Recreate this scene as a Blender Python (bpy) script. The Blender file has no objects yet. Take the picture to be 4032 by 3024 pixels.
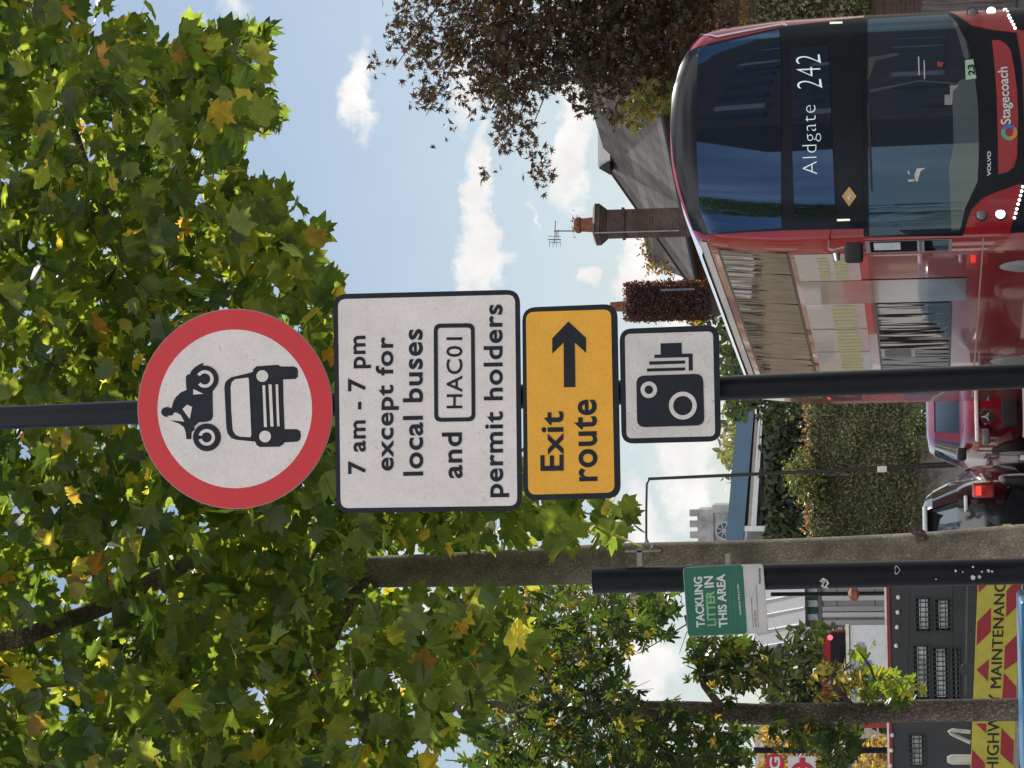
import bpy, bmesh, math, random
import numpy as np
from mathutils import Vector, Matrix
R = math.radians
random.seed(7); rng = np.random.default_rng(11)
C = bpy.context.scene.collection
S = bpy.context.scene

# ---------------------------------------------------------------- camera
FPX = 10800.0                      # focal length in photo pixels (photo 4032 x 3024)
PITCH = math.atan((3650-2016)/FPX); ROLL = 0.020; EYE = 1.6
fwd = Vector((0, math.cos(PITCH), math.sin(PITCH)))
right = Vector((1, 0, 0)); down = Vector((0, math.sin(PITCH), -math.cos(PITCH)))
# the phone was held on its side: the picture's x axis is the world's down
camX = (down*math.cos(ROLL) - right*math.sin(ROLL)).normalized()
camY = (down*math.sin(ROLL) + right*math.cos(ROLL)).normalized()
camZ = -fwd
cam_d = bpy.data.cameras.new('camera'); cam = bpy.data.objects.new('camera', cam_d); C.objects.link(cam)
cam_d.sensor_fit = 'HORIZONTAL'; cam_d.sensor_width = 36.0; cam_d.lens = 36.0*FPX/4032
cam_d.clip_start = 0.1; cam_d.clip_end = 5000
M = Matrix((camX, camY, camZ)).transposed().to_4x4(); M.translation = (0, 0, EYE)
cam.matrix_world = M
S.camera = cam
ORG = Vector((0, 0, EYE))
def ray(px, py):
    return (camX*((px-2016)/FPX) + camY*((1512-py)/FPX) - camZ)
def at(px, py, d):                 # real place, at distance d ahead, seen at photo pixel px,py
    r = ray(px, py); return ORG + r*(d/r.y)
K = 4032/2212.0
def A(vx, vy, d): return at(vx*K, vy*K, d)

# ---------------------------------------------------------------- sky, sun, exposure
SUN_EL, SUN_AZ = R(43), R(28)
sun_vec = Vector((math.sin(SUN_AZ)*math.cos(SUN_EL), math.cos(SUN_AZ)*math.cos(SUN_EL), math.sin(SUN_EL)))
W = bpy.data.worlds.new("World"); S.world = W; W.use_nodes = True
nt = W.node_tree; N = nt.nodes; L = nt.links
for n in list(N): N.remove(n)
def mth(op, a, b=None, c=None, clamp=False):
    n = N.new('ShaderNodeMath'); n.operation = op; n.use_clamp = clamp
    for i, v in enumerate((a, b, c)):
        if v is None: continue
        if hasattr(v, 'is_linked'): L.new(v, n.inputs[i])
        else: n.inputs[i].default_value = v
    return n.outputs[0]
sky = N.new('ShaderNodeTexSky'); sky.sky_type = 'NISHITA'; sky.sun_disc = False
sky.sun_elevation = SUN_EL; sky.sun_rotation = SUN_AZ; sky.air_density = 1.1; sky.dust_density = 0.6; sky.ozone_density = 1.5
tc = N.new('ShaderNodeTexCoord'); sep = N.new('ShaderNodeSeparateXYZ'); L.new(tc.outputs['Generated'], sep.inputs[0])
ay = mth('MAXIMUM', mth('ABSOLUTE', sep.outputs[1]), 0.02)
p0 = mth('DIVIDE', sep.outputs[0], ay); q0 = mth('DIVIDE', sep.outputs[2], ay)
def noise(scale, detail, rough=0.6, vec=None):
    n = N.new('ShaderNodeTexNoise'); n.inputs['Scale'].default_value = scale; n.inputs['Detail'].default_value = detail
    n.inputs['Roughness'].default_value = rough; L.new(vec or tc.outputs['Generated'], n.inputs['Vector']); return n
nz1 = noise(34, 6); nz2 = noise(120, 5, 0.65)
sp1 = N.new('ShaderNodeSeparateXYZ'); L.new(nz1.outputs['Color'], sp1.inputs[0])
sp2 = N.new('ShaderNodeSeparateXYZ'); L.new(nz2.outputs['Color'], sp2.inputs[0])
p = mth('ADD', p0, mth('ADD', mth('MULTIPLY', mth('SUBTRACT', sp1.outputs[0], 0.5), 0.060), mth('MULTIPLY', mth('SUBTRACT', sp2.outputs[0], 0.5), 0.012)))
q = mth('ADD', q0, mth('ADD', mth('MULTIPLY', mth('SUBTRACT', sp1.outputs[1], 0.5), 0.030), mth('MULTIPLY', mth('SUBTRACT', sp2.outputs[1], 0.5), 0.012)))
CL = [(780, 200, 42, 135, 1.0), (1010, 190, 60, 120, .8), (1035, 400, 44, 120, 1.0), (1030, 560, 62, 150, 1.2), (1235, 310, 52, 170, 1.0), (1252, 600, 38, 55, 1.0),
      (1370, 570, 60, 150, 1.1), (1160, 480, 12, 60, .5), (1370, 330, 70, 110, .7), (1480, 640, 90, 120, .9), (500, 25, 45, 50, .5), (415, 55, 30, 60, .45), (1385, 1130, 70, 110, .8),
      (1480, 1020, 60, 130, .9), (1530, 1150, 60, 90, .6), (1400, 1450, 90, 120, .9), (880, 1350, 120, 200, .8), (300, 500, 120, 200, .6), (620, 1600, 120, 160, .6)]
best = None
for (vx, vy, hx, hy, w_) in CL:
    c = A(vx, vy, 1.0) - ORG
    e = mth('SQRT', mth('ADD', mth('POWER', mth('DIVIDE', mth('SUBTRACT', p, c.x), hy*K/FPX), 2.0), mth('POWER', mth('DIVIDE', mth('SUBTRACT', q, c.z), hx*K/FPX), 2.0)))
    v = mth('MULTIPLY', mth('SUBTRACT', 1.25, e), w_)
    best = v if best is None else mth('MAXIMUM', best, v)
front = mth('GREATER_THAN', sep.outputs[1], 0.0)
m1 = N.new('ShaderNodeMapRange'); m1.interpolation_type = 'SMOOTHSTEP'; L.new(best, m1.inputs[0]); m1.inputs[1].default_value = 0.06; m1.inputs[2].default_value = 0.85
cl_front = mth('MULTIPLY', m1.outputs[0], front)
# loose fair-weather cloud elsewhere
nb = noise(2.6, 7, 0.55); m2 = N.new('ShaderNodeMapRange'); m2.interpolation_type = 'SMOOTHSTEP'; L.new(nb.outputs['Fac'], m2.inputs[0]); m2.inputs[1].default_value = 0.53; m2.inputs[2].default_value = 0.72
out_ = mth('MAXIMUM', mth('SUBTRACT', 1.0, front), mth('GREATER_THAN', mth('ABSOLUTE', p0), 0.35))
cl = mth('MAXIMUM', cl_front, mth('MULTIPLY', mth('MULTIPLY', m2.outputs[0], out_), 0.9))
# unseen bright cloud added high behind the camera to fill the shaded sign faces
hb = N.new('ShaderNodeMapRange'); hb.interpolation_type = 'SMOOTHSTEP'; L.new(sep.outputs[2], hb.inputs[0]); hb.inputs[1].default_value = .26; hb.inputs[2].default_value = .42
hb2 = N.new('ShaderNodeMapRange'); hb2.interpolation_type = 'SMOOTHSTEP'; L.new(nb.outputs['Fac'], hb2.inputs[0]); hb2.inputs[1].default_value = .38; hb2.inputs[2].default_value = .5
fill_cloud = mth('MULTIPLY', mth('MULTIPLY', hb.outputs[0], hb2.outputs[0]), mth('SUBTRACT', 1.0, front))
cl = mth('MAXIMUM', cl, fill_cloud)
shade = noise(60, 4); cr = N.new('ShaderNodeMapRange'); L.new(shade.outputs['Fac'], cr.inputs[0]); cr.inputs[1].default_value = .35; cr.inputs[2].default_value = .65; cr.inputs[3].default_value = 0.86; cr.inputs[4].default_value = 1.0
SKYS, CLOUD = 0.067, 12.0
cc = N.new('ShaderNodeCombineXYZ')
bright = mth('ADD', 1.0, mth('MULTIPLY', fill_cloud, 1.3))
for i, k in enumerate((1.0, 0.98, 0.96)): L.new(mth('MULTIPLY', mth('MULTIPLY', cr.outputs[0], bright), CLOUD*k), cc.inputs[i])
mx = N.new('ShaderNodeMix'); mx.data_type = 'RGBA'
# thin high veil: keeps the low sky pale as in the photo
hz = N.new('ShaderNodeMapRange'); hz.interpolation_type = 'SMOOTHSTEP'; L.new(sep.outputs[2], hz.inputs[0]); hz.inputs[1].default_value = 0.0; hz.inputs[2].default_value = 0.28; hz.inputs[3].default_value = 0.34; hz.inputs[4].default_value = 0.03
veil = mth('MULTIPLY', hz.outputs[0], front)
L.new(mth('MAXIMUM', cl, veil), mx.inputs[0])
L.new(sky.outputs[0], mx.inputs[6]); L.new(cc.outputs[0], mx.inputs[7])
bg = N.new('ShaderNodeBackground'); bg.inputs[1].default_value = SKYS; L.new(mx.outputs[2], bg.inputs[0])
wo = N.new('ShaderNodeOutputWorld'); L.new(bg.outputs[0], wo.inputs[0])
sl = bpy.data.lights.new('sun', 'SUN'); sl.energy = 5.0; sl.angle = R(0.5); sl.color = (1.0, 0.94, 0.84)
so = bpy.data.objects.new('sun', sl); C.objects.link(so); so.rotation_euler = sun_vec.to_track_quat('Z', 'Y').to_euler(); so.location = (10, 20, 60)
S.view_settings.view_transform = 'Standard'; S.view_settings.look = 'None'; S.view_settings.gamma = 1; S.view_settings.use_curve_mapping = False
S.view_settings.exposure = 0.35

# ---------------------------------------------------------------- materials
MATS = {}
def mat(name, col, rough=0.6, spec=0.5, metal=0.0, var=0.12, vscale=8.0, bump=0.0, bscale=40.0, coat=0.0, ior=None, stretch=None, dark=None, trans=None):
    if name in MATS: return MATS[name]
    m = bpy.data.materials.new(name); m.use_nodes = True; t = m.node_tree; b = t.nodes['Principled BSDF']
    b.inputs['Roughness'].default_value = rough; b.inputs['Metallic'].default_value = metal
    b.inputs['Specular IOR Level'].default_value = spec; b.inputs['Coat Weight'].default_value = coat; b.inputs['Coat Roughness'].default_value = 0.03
    if ior: b.inputs['IOR'].default_value = ior
    tc = t.nodes.new('ShaderNodeTexCoord'); mp = t.nodes.new('ShaderNodeMapping'); t.links.new(tc.outputs['Object'], mp.inputs[0])
    if stretch: mp.inputs['Scale'].default_value = stretch
    nz = t.nodes.new('ShaderNodeTexNoise'); nz.inputs['Scale'].default_value = vscale; nz.inputs['Detail'].default_value = 6; nz.inputs['Roughness'].default_value = .65
    t.links.new(mp.outputs[0], nz.inputs['Vector'])
    r = t.nodes.new('ShaderNodeValToRGB'); t.links.new(nz.outputs['Fac'], r.inputs[0])
    lo = dark or tuple(c*(1-2.2*var) for c in col); hi = tuple(min(1, c*(1+var)) for c in col)
    r.color_ramp.elements[0].position = .3; r.color_ramp.elements[0].color = (*lo, 1); r.color_ramp.elements[1].position = .62; r.color_ramp.elements[1].color = (*hi, 1)
    t.links.new(r.outputs[0], b.inputs['Base Color'])
    if bump:
        n2 = t.nodes.new('ShaderNodeTexNoise'); n2.inputs['Scale'].default_value = bscale; n2.inputs['Detail'].default_value = 5; t.links.new(mp.outputs[0], n2.inputs['Vector'])
        bp = t.nodes.new('ShaderNodeBump'); bp.inputs['Strength'].default_value = bump; bp.inputs['Distance'].default_value = 0.02
        t.links.new(n2.outputs['Fac'], bp.inputs['Height']); t.links.new(bp.outputs[0], b.inputs['Normal'])
    MATS[name] = m; return m

def mat_glass(name, col=(0.006, 0.008, 0.01), rough=0.02, ior=1.9, wav=0.15, wscale=3.0, stretch=(1, 1, 1), tint=(1, 1, 1)):
    m = bpy.data.materials.new(name); m.use_nodes = True; t = m.node_tree; b = t.nodes['Principled BSDF']
    b.inputs['Base Color'].default_value = (*col, 1); b.inputs['Roughness'].default_value = rough; b.inputs['IOR'].default_value = ior; b.inputs['Specular Tint'].default_value = (*tint, 1)
    tc = t.nodes.new('ShaderNodeTexCoord'); mp = t.nodes.new('ShaderNodeMapping'); mp.inputs['Scale'].default_value = stretch; t.links.new(tc.outputs['Object'], mp.inputs[0])
    nz = t.nodes.new('ShaderNodeTexNoise'); nz.inputs['Scale'].default_value = wscale; nz.inputs['Detail'].default_value = 2; t.links.new(mp.outputs[0], nz.inputs['Vector'])
    bp = t.nodes.new('ShaderNodeBump'); bp.inputs['Strength'].default_value = wav; bp.inputs['Distance'].default_value = 0.03
    t.links.new(nz.outputs['Fac'], bp.inputs['Height']); t.links.new(bp.outputs[0], b.inputs['Normal']); return m

def mat_leaf(name, stops, trans=0.5, rough=0.5, tcol=(1.16, 1.0, 0.30), boost=4.2):
    m = bpy.data.materials.new(name); m.use_nodes = True; t = m.node_tree
    for n in list(t.nodes): t.nodes.remove(n)
    g = t.nodes.new('ShaderNodeNewGeometry'); r = t.nodes.new('ShaderNodeValToRGB'); t.links.new(g.outputs['Random Per Island'], r.inputs[0])
    cr = r.color_ramp; cr.elements.remove(cr.elements[1]); cr.elements[0].position = stops[0][0]; cr.elements[0].color = (*stops[0][1], 1)
    for pos, c in stops[1:]: e = cr.elements.new(pos); e.color = (*c, 1)
    tc = t.nodes.new('ShaderNodeTexCoord'); nz = t.nodes.new('ShaderNodeTexNoise'); nz.inputs['Scale'].default_value = 14; nz.inputs['Detail'].default_value = 3; t.links.new(tc.outputs['Object'], nz.inputs['Vector'])
    mr = t.nodes.new('ShaderNodeMapRange'); t.links.new(nz.outputs['Fac'], mr.inputs[0]); mr.inputs[1].default_value = .3; mr.inputs[2].default_value = .7; mr.inputs[3].default_value = .7; mr.inputs[4].default_value = 1.25
    mu = t.nodes.new('ShaderNodeVectorMath'); mu.operation = 'SCALE'; t.links.new(r.outputs[0], mu.inputs[0]); t.links.new(mr.outputs[0], mu.inputs[3])
    b = t.nodes.new('ShaderNodeBsdfPrincipled'); b.inputs['Roughness'].default_value = rough; b.inputs['Specular IOR Level'].default_value = .35; t.links.new(mu.outputs[0], b.inputs['Base Color'])
    tr = t.nodes.new('ShaderNodeBsdfTranslucent'); m2 = t.nodes.new('ShaderNodeVectorMath'); m2.operation = 'MULTIPLY'; t.links.new(mu.outputs[0], m2.inputs[0]); m2.inputs[1].default_value = tuple(c*boost for c in tcol)
    t.links.new(m2.outputs[0], tr.inputs[0])
    mix = t.nodes.new('ShaderNodeMixShader'); mix.inputs[0].default_value = trans; t.links.new(b.outputs[0], mix.inputs[1]); t.links.new(tr.outputs[0], mix.inputs[2])
    o = t.nodes.new('ShaderNodeOutputMaterial'); t.links.new(mix.outputs[0], o.inputs[0]); return m

def mat_brick(name, c1, c2, mortar, scale=4.5, bw=.22*4.5, bh=.075*4.5):
    m = bpy.data.materials.new(name); m.use_nodes = True; t = m.node_tree; b = t.nodes['Principled BSDF']; b.inputs['Roughness'].default_value = .85
    tc = t.nodes.new('ShaderNodeTexCoord'); s = t.nodes.new('ShaderNodeSeparateXYZ'); t.links.new(tc.outputs['Object'], s.inputs[0])
    a = t.nodes.new('ShaderNodeMath'); a.operation = 'ADD'; t.links.new(s.outputs[0], a.inputs[0]); t.links.new(s.outputs[1], a.inputs[1])
    c = t.nodes.new('ShaderNodeCombineXYZ'); t.links.new(a.outputs[0], c.inputs[0]); t.links.new(s.outputs[2], c.inputs[1])
    k = t.nodes.new('ShaderNodeTexBrick'); k.inputs['Scale'].default_value = 1; k.inputs['Brick Width'].default_value = bw/4.5; k.inputs['Row Height'].default_value = bh/4.5; k.inputs['Mortar Size'].default_value = .008
    k.inputs['Color1'].default_value = (*c1, 1); k.inputs['Color2'].default_value = (*c2, 1); k.inputs['Mortar'].default_value = (*mortar, 1); t.links.new(c.outputs[0], k.inputs['Vector'])
    nz = t.nodes.new('ShaderNodeTexNoise'); nz.inputs['Scale'].default_value = 1.5; nz.inputs['Detail'].default_value = 6; t.links.new(tc.outputs['Object'], nz.inputs['Vector'])
    mr = t.nodes.new('ShaderNodeMapRange'); t.links.new(nz.outputs['Fac'], mr.inputs[0]); mr.inputs[1].default_value = .3; mr.inputs[2].default_value = .7; mr.inputs[3].default_value = .55; mr.inputs[4].default_value = 1.2
    mu = t.nodes.new('ShaderNodeVectorMath'); mu.operation = 'SCALE'; t.links.new(k.outputs[0], mu.inputs[0]); t.links.new(mr.outputs[0], mu.inputs[3]); t.links.new(mu.outputs[0], b.inputs['Base Color'])
    MATS[name] = m; return m

def mat_bark(name, c1, c2, sc=22.0, disp=0.9):
    m = bpy.data.materials.new(name); m.use_nodes = True; t = m.node_tree; b = t.nodes['Principled BSDF']; b.inputs['Roughness'].default_value = .8; b.inputs['Specular IOR Level'].default_value = .25
    tc = t.nodes.new('ShaderNodeTexCoord'); mp = t.nodes.new('ShaderNodeMapping'); mp.inputs['Scale'].default_value = (1.6, 1.6, .8); t.links.new(tc.outputs['Object'], mp.inputs[0])
    nz = t.nodes.new('ShaderNodeTexNoise'); nz.inputs['Scale'].default_value = sc*.6; nz.inputs['Detail'].default_value = 4; t.links.new(mp.outputs[0], nz.inputs['Vector'])
    ad = t.nodes.new('ShaderNodeMixRGB'); ad.blend_type = 'ADD'; ad.inputs[0].default_value = .09; t.links.new(mp.outputs[0], ad.inputs[1]); t.links.new(nz.outputs['Color'], ad.inputs[2])
    vo = t.nodes.new('ShaderNodeTexVoronoi'); vo.inputs['Scale'].default_value = sc; vo.feature = 'DISTANCE_TO_EDGE'; t.links.new(ad.outputs[0], vo.inputs['Vector'])
    r = t.nodes.new('ShaderNodeValToRGB'); t.links.new(vo.outputs['Distance'], r.inputs[0]); r.color_ramp.elements[0].color = (*c1, 1); r.color_ramp.elements[0].position = .02; r.color_ramp.elements[1].color = (*c2, 1); r.color_ramp.elements[1].position = .30
    n3 = t.nodes.new('ShaderNodeTexNoise'); n3.inputs['Scale'].default_value = 5; n3.inputs['Detail'].default_value = 7; t.links.new(tc.outputs['Object'], n3.inputs['Vector'])
    mr = t.nodes.new('ShaderNodeMapRange'); t.links.new(n3.outputs['Fac'], mr.inputs[0]); mr.inputs[1].default_value = .35; mr.inputs[2].default_value = .65; mr.inputs[3].default_value = .6; mr.inputs[4].default_value = 1.25
    mu = t.nodes.new('ShaderNodeVectorMath'); mu.operation = 'SCALE'; t.links.new(r.outputs[0], mu.inputs[0]); t.links.new(mr.outputs[0], mu.inputs[3]); t.links.new(mu.outputs[0], b.inputs['Base Color'])
    bp = t.nodes.new('ShaderNodeBump'); bp.inputs['Strength'].default_value = disp; bp.inputs['Distance'].default_value = .012; t.links.new(vo.outputs['Distance'], bp.inputs['Height']); t.links.new(bp.outputs[0], b.inputs['Normal'])
    return m

def mat_emit(name, col, e):
    m = bpy.data.materials.new(name); m.use_nodes = True; b = m.node_tree.nodes['Principled BSDF']
    b.inputs['Base Color'].default_value = (*col, 1); b.inputs['Emission Color'].default_value = (*col, 1); b.inputs['Emission Strength'].default_value = e; return m

# ---------------------------------------------------------------- object helpers
def tag(o, label=None, cat=None, group=None, kind=None):
    if label: o['label'] = label
    if cat: o['category'] = cat
    if group: o['group'] = group
    if kind: o['kind'] = kind
    return o
def thing(name, label, cat, loc, rz=0.0, group=None):
    o = bpy.data.objects.new(name, None); C.objects.link(o); o.empty_display_size = .2
    o.location = loc; o.rotation_euler = (0, 0, rz); return tag(o, label, cat, group)
class MB:
    def __init__(s): s.v = []; s.f = []
    def add(s, vs, fs):
        n = len(s.v); s.v += [tuple(v) for v in vs]; s.f += [tuple(i+n for i in f) for f in fs]; return s
    def box(s, x0, x1, y0, y1, z0, z1):
        vs = [(x, y, z) for z in (z0, z1) for y in (y0, y1) for x in (x0, x1)]
        return s.add(vs, [(0, 2, 3, 1), (4, 5, 7, 6), (0, 1, 5, 4), (2, 6, 7, 3), (0, 4, 6, 2), (1, 3, 7, 5)])
    def hexa(s, b4, t4):
        return s.add(list(b4)+list(t4), [(3, 2, 1, 0), (4, 5, 6, 7), (0, 1, 5, 4), (1, 2, 6, 5), (2, 3, 7, 6), (3, 0, 4, 7)])
    def prism(s, poly, vec):           # poly: 3D points, extruded by vec
        n = len(poly); vec = Vector(vec); a = [Vector(p) for p in poly]; b = [p+vec for p in a]
        return s.add(a+b, [tuple(range(n)), tuple(reversed(range(n, 2*n)))] + [(i, i+n, (i+1) % n+n, (i+1) % n) for i in range(n)])
    def tube(s, pts, rad, seg=12, cap=True):
        pts = [Vector(p) for p in pts]; n = len(pts)
        if not hasattr(rad, '__len__'): rad = [rad]*n
        up = None; base = len(s.v); vs = []; fs = []
        for i, p in enumerate(pts):
            d = (pts[min(i+1, n-1)]-pts[max(i-1, 0)]).normalized()
            if up is None: up = Vector((0, 0, 1)) if abs(d.z) < .9 else Vector((0, 1, 0))
            x = d.cross(up).normalized(); y = x.cross(d).normalized(); up = y
            for k in range(seg):
                a = 2*math.pi*k/seg; vs.append(p + x*(math.cos(a)*rad[i]) + y*(math.sin(a)*rad[i]))
        for i in range(n-1):
            for k in range(seg): k2 = (k+1) % seg; fs.append((i*seg+k, i*seg+k2, (i+1)*seg+k2, (i+1)*seg+k))
        if cap: fs += [tuple(reversed(range(seg))), tuple(range((n-1)*seg, n*seg))]
        return s.add(vs, fs)
    def disc(s, c, axis, r, th, seg=28, r2=None):
        c = Vector(c); ax = Vector(axis).normalized(); return s.tube([c, c+ax*th], [r, r2 if r2 is not None else r], seg)
    def build(s, name, m, parent=None, smooth=False, local=False, bevel=0.0):
        me = bpy.data.meshes.new(name)
        vs = s.v
        if parent is not None and not local:
            inv = Matrix.Rotation(-parent.rotation_euler.z, 4, 'Z') @ Matrix.Translation(-Vector(parent_world(parent)))
            vs = [inv @ Vector(v) for v in vs]
        me.from_pydata([tuple(v) for v in vs], [], s.f); me.update()
        if bevel or True:
            bm = bmesh.new(); bm.from_mesh(me)
            if bevel:
                bmesh.ops.remove_doubles(bm, verts=bm.verts, dist=1e-5)
                ed = [e for e in bm.edges if len(e.link_faces) == 2 and e.calc_face_angle(0) > .6]
                bmesh.ops.bevel(bm, geom=ed, offset=bevel, segments=3, profile=.5, affect='EDGES', clamp_overlap=True)
            bmesh.ops.recalc_face_normals(bm, faces=bm.faces); bm.to_mesh(me); bm.free()
        if smooth or bevel:
            me.polygons.foreach_set('use_smooth', [True]*len(me.polygons))
            if hasattr(me, 'set_sharp_from_angle'): me.set_sharp_from_angle(angle=R(40))
        if m: me.materials.append(m)
        o = bpy.data.objects.new(name, me); C.objects.link(o)
        if parent is not None: o.parent = parent
        return o
def parent_world(p):
    return p.location if p.parent is None else parent_world(p.parent)
def root_of(p):
    while p.parent is not None: p = p.parent
    return p
# sub-parts: a part mesh sits at its thing's origin, so its children use the thing's frame
def build_sub(mb, name, m, part, **kw):
    rt = root_of(part); o = mb.build(name, m, rt, **kw); o.parent = part; return o

TXT = {}
def text2d(s, bold=0.0, spacing=1.0):
    key = (s, bold, spacing)
    if key in TXT: return TXT[key]
    cu = bpy.data.curves.new('t', 'FONT'); cu.body = s; cu.offset = bold; cu.space_character = spacing; cu.resolution_u = 5; cu.fill_mode = 'FRONT' if hasattr(cu, 'fill_mode') else cu.fill_mode
    o = bpy.data.objects.new('t', cu); C.objects.link(o); dg = bpy.context.evaluated_depsgraph_get(); me = bpy.data.meshes.new_from_object(o.evaluated_get(dg))
    vs = [(v.co.x, v.co.y) for v in me.vertices]; fs = [tuple(p.vertices) for p in me.polygons]
    bpy.data.objects.remove(o); bpy.data.curves.remove(cu); bpy.data.meshes.remove(me)
    x0 = min(v[0] for v in vs); x1 = max(v[0] for v in vs); y0 = min(v[1] for v in vs); y1 = max(v[1] for v in vs)
    TXT[key] = ([((x-x0)/(x1-x0), (y-y0)/(y1-y0)) for x, y in vs], fs); return TXT[key]

# ---- leaves
def outline(lobes, depth, tips, n_between=1, stalk=.0):
    """lobed leaf: list of (angle from tip, length)"""
    pts = []
    for i, (a, l) in enumerate(lobes):
        pts.append((math.sin(a)*l, math.cos(a)*l))
        if i < len(lobes)-1:
            a2, l2 = lobes[i+1]; am = (a+a2)/2; lm = min(l, l2)*depth; pts.append((math.sin(am)*lm, math.cos(am)*lm))
    return pts
def leaf_template(kind):
    if kind == 'plane': half = [(0, 1.0), (.10, .72), (.22, .74), (.22, .52), (.50, .62), (.66, .66), (.58, .44), (.50, .24), (.62, .10), (.55, -.06), (.34, -.12), (.12, -.22), (0, -.16)]
    elif kind == 'star': half = [(0, 1.0), (.09, .5), (.18, .34), (.62, .72), (.36, .24), (.34, .12), (.85, .05), (.36, -.12), (.12, -.2), (0, -.14)]
    elif kind == 'maple': half = [(0, 1.05), (.08, .78), (.2, .74), (.12, .42), (.40, .66), (.62, .74), (.48, .42), (.22, .14), (.55, .2), (.72, .06), (.4, -.05), (.12, -.2), (0, -.14)]
    elif kind == 'oval': half = [(0, 1.0), (.28, .5), (.3, .1), (0, -.3)]
    else: half = [(0, .8), (.45, .35), (.42, -.25), (0, -.5)]
    n = len(half); R_ = [(x, y) for x, y in half]; L_ = [(-x, y) for x, y in half[1:-1]]
    vs = R_+L_; f1 = tuple(range(n)); f2 = tuple([0]+list(range(n, n+len(L_)))+[n-1])[::-1]
    return np.array(vs), [f1, f2]
def leaves(name, P, size, kind, m, parent, nbias=(0, -.5, .45), spread=.8, droop=.6, fold=.25, svar=.3):
    T, F = leaf_template(kind); n = len(P); nb = np.array(nbias)
    nrm = nb + rng.normal(0, spread, (n, 3)); nrm /= np.linalg.norm(nrm, axis=1)[:, None]
    tip = np.array((0, 0, -droop)) + rng.normal(0, .7, (n, 3)); tip -= nrm*np.sum(tip*nrm, axis=1)[:, None]; tip /= np.linalg.norm(tip, axis=1)[:, None]
    bx = np.cross(nrm, tip); sz = size*(1+rng.uniform(-svar, svar, n))
    fo = rng.uniform(-.5, 1.4, n)*fold; cu = rng.normal(0, .34, n)
    x = T[:, 0][None, :, None]; y = T[:, 1][None, :, None]
    V = P[:, None, :] + sz[:, None, None]*(x*bx[:, None, :] + y*tip[:, None, :] + (np.abs(x)*fo[:, None, None] + y*y*cu[:, None, None])*nrm[:, None, :])
    V = V.reshape(-1, 3) - np.array(parent_world(root_of(parent)) if parent else (0, 0, 0))
    k = len(T); faces = [tuple(i*k+j for j in f) for i in range(n) for f in F]
    me = bpy.data.meshes.new(name); me.from_pydata(V.tolist(), [], faces); me.update(); me.materials.append(m)
    o = bpy.data.objects.new(name, me); C.objects.link(o)
    if parent is not None: o.parent = parent
    return o
def in_poly(x, y, poly):
    c = False; j = len(poly)-1
    for i in range(len(poly)):
        xi, yi = poly[i]; xj, yj = poly[j]
        if (yi > y) != (yj > y) and x < (xj-xi)*(y-yi)/(yj-yi)+xi: c = not c
        j = i
    return c
def to_v(p_):
    d_ = Vector(p_)-ORG; w_ = d_.dot(fwd); return (2016+FPX*d_.dot(camX)/w_)/K, (1512-FPX*d_.dot(camY)/w_)/K
def crown_points(poly, n, d0, d1, per=7, tw=.16, jit=10):
    """clusters of leaves on twigs filling the crown between two distances; the crown thins towards its rim"""
    xs = [p[0] for p in poly]; ys = [p[1] for p in poly]; out = []; cen = []
    while len(out) < n:
        vx = random.uniform(min(xs), max(xs)); vy = random.uniform(min(ys), max(ys))
        if not in_poly(vx, vy, poly): continue
        d = random.uniform(d0, d1); c = A(vx, vy, d); n0 = len(out); ax = Vector((random.gauss(0, 1), random.gauss(0, 1), random.gauss(0, .6))).normalized()
        for k in range(per):
            t = random.uniform(-1, 1); q_ = c + ax*(tw*2*t) + Vector((random.gauss(0, tw), random.gauss(0, tw), random.gauss(0, tw)))*.6
            ux, uy = to_v(q_)
            if in_poly(ux+random.gauss(0, jit), uy+random.gauss(0, jit), poly): out.append(tuple(q_))
        if len(out)-n0 > .85*per: cen.append(c)
    return np.array(out), cen

# ================================================================ GROUND
asphalt = mat('asphalt', (.058, .06, .066), .85, var=.25, vscale=1.5, bump=.5, bscale=60)
paving = mat('paving', (.20, .19, .185), .85, var=.15, vscale=2, bump=.3, bscale=12)
kerbm = mat('kerb_stone', (.30, .29, .28), .8, var=.12)
yline = mat('yellow_line_paint', (.55, .42, .08), .7, var=.2)
wline = mat('white_line_paint', (.7, .7, .68), .7, var=.2)
g = MB(); g.add([(-1500, -1500, 0), (1500, -1500, 0), (1500, 1500, 0), (-1500, 1500, 0)], [(0, 1, 2, 3)])
tag(g.build('road', asphalt), kind='structure')
def pavement(name, poly, h=.12):
    mb = MB(); mb.prism([(x, y, .002) for x, y in poly], (0, 0, h)); o = mb.build(name, paving); tag(o, kind='structure')
    kb = MB(); n = len(poly)
    for i in range(n):
        a = Vector((*poly[i], 0)); b = Vector((*poly[(i+1) % n], 0)); d = (b-a); 
        if d.length > 60: continue
        t = d.normalized(); nn = Vector((t.y, -t.x, 0))
        kb.hexa([a+nn*.0, b+nn*.0, b+nn*.14, a+nn*.14], [v+Vector((0, 0, h+.008)) for v in (a, b, b+nn*.14, a+nn*.14)])
    tag(kb.build('kerb', kerbm), kind='structure')
pavement('pavement', [(-8, -12), (1.1, -12), (1.1, 20), (.2, 22.5), (-8, 22.5)])
pavement('pavement', [(-1.2, 60), (40, 60), (40, 135), (-30, 135), (-14, 112), (-6, 100), (-2.7, 74.8), (-1.9, 67.2)])
pavement('pavement', [(-45, 30), (-9.5, 30), (-9.5, 60), (-12, 84), (-45, 84)])
pavement('pavement', [(7.5, 6), (45, 6), (45, 56), (7.5, 56)])
yl = MB()
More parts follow.
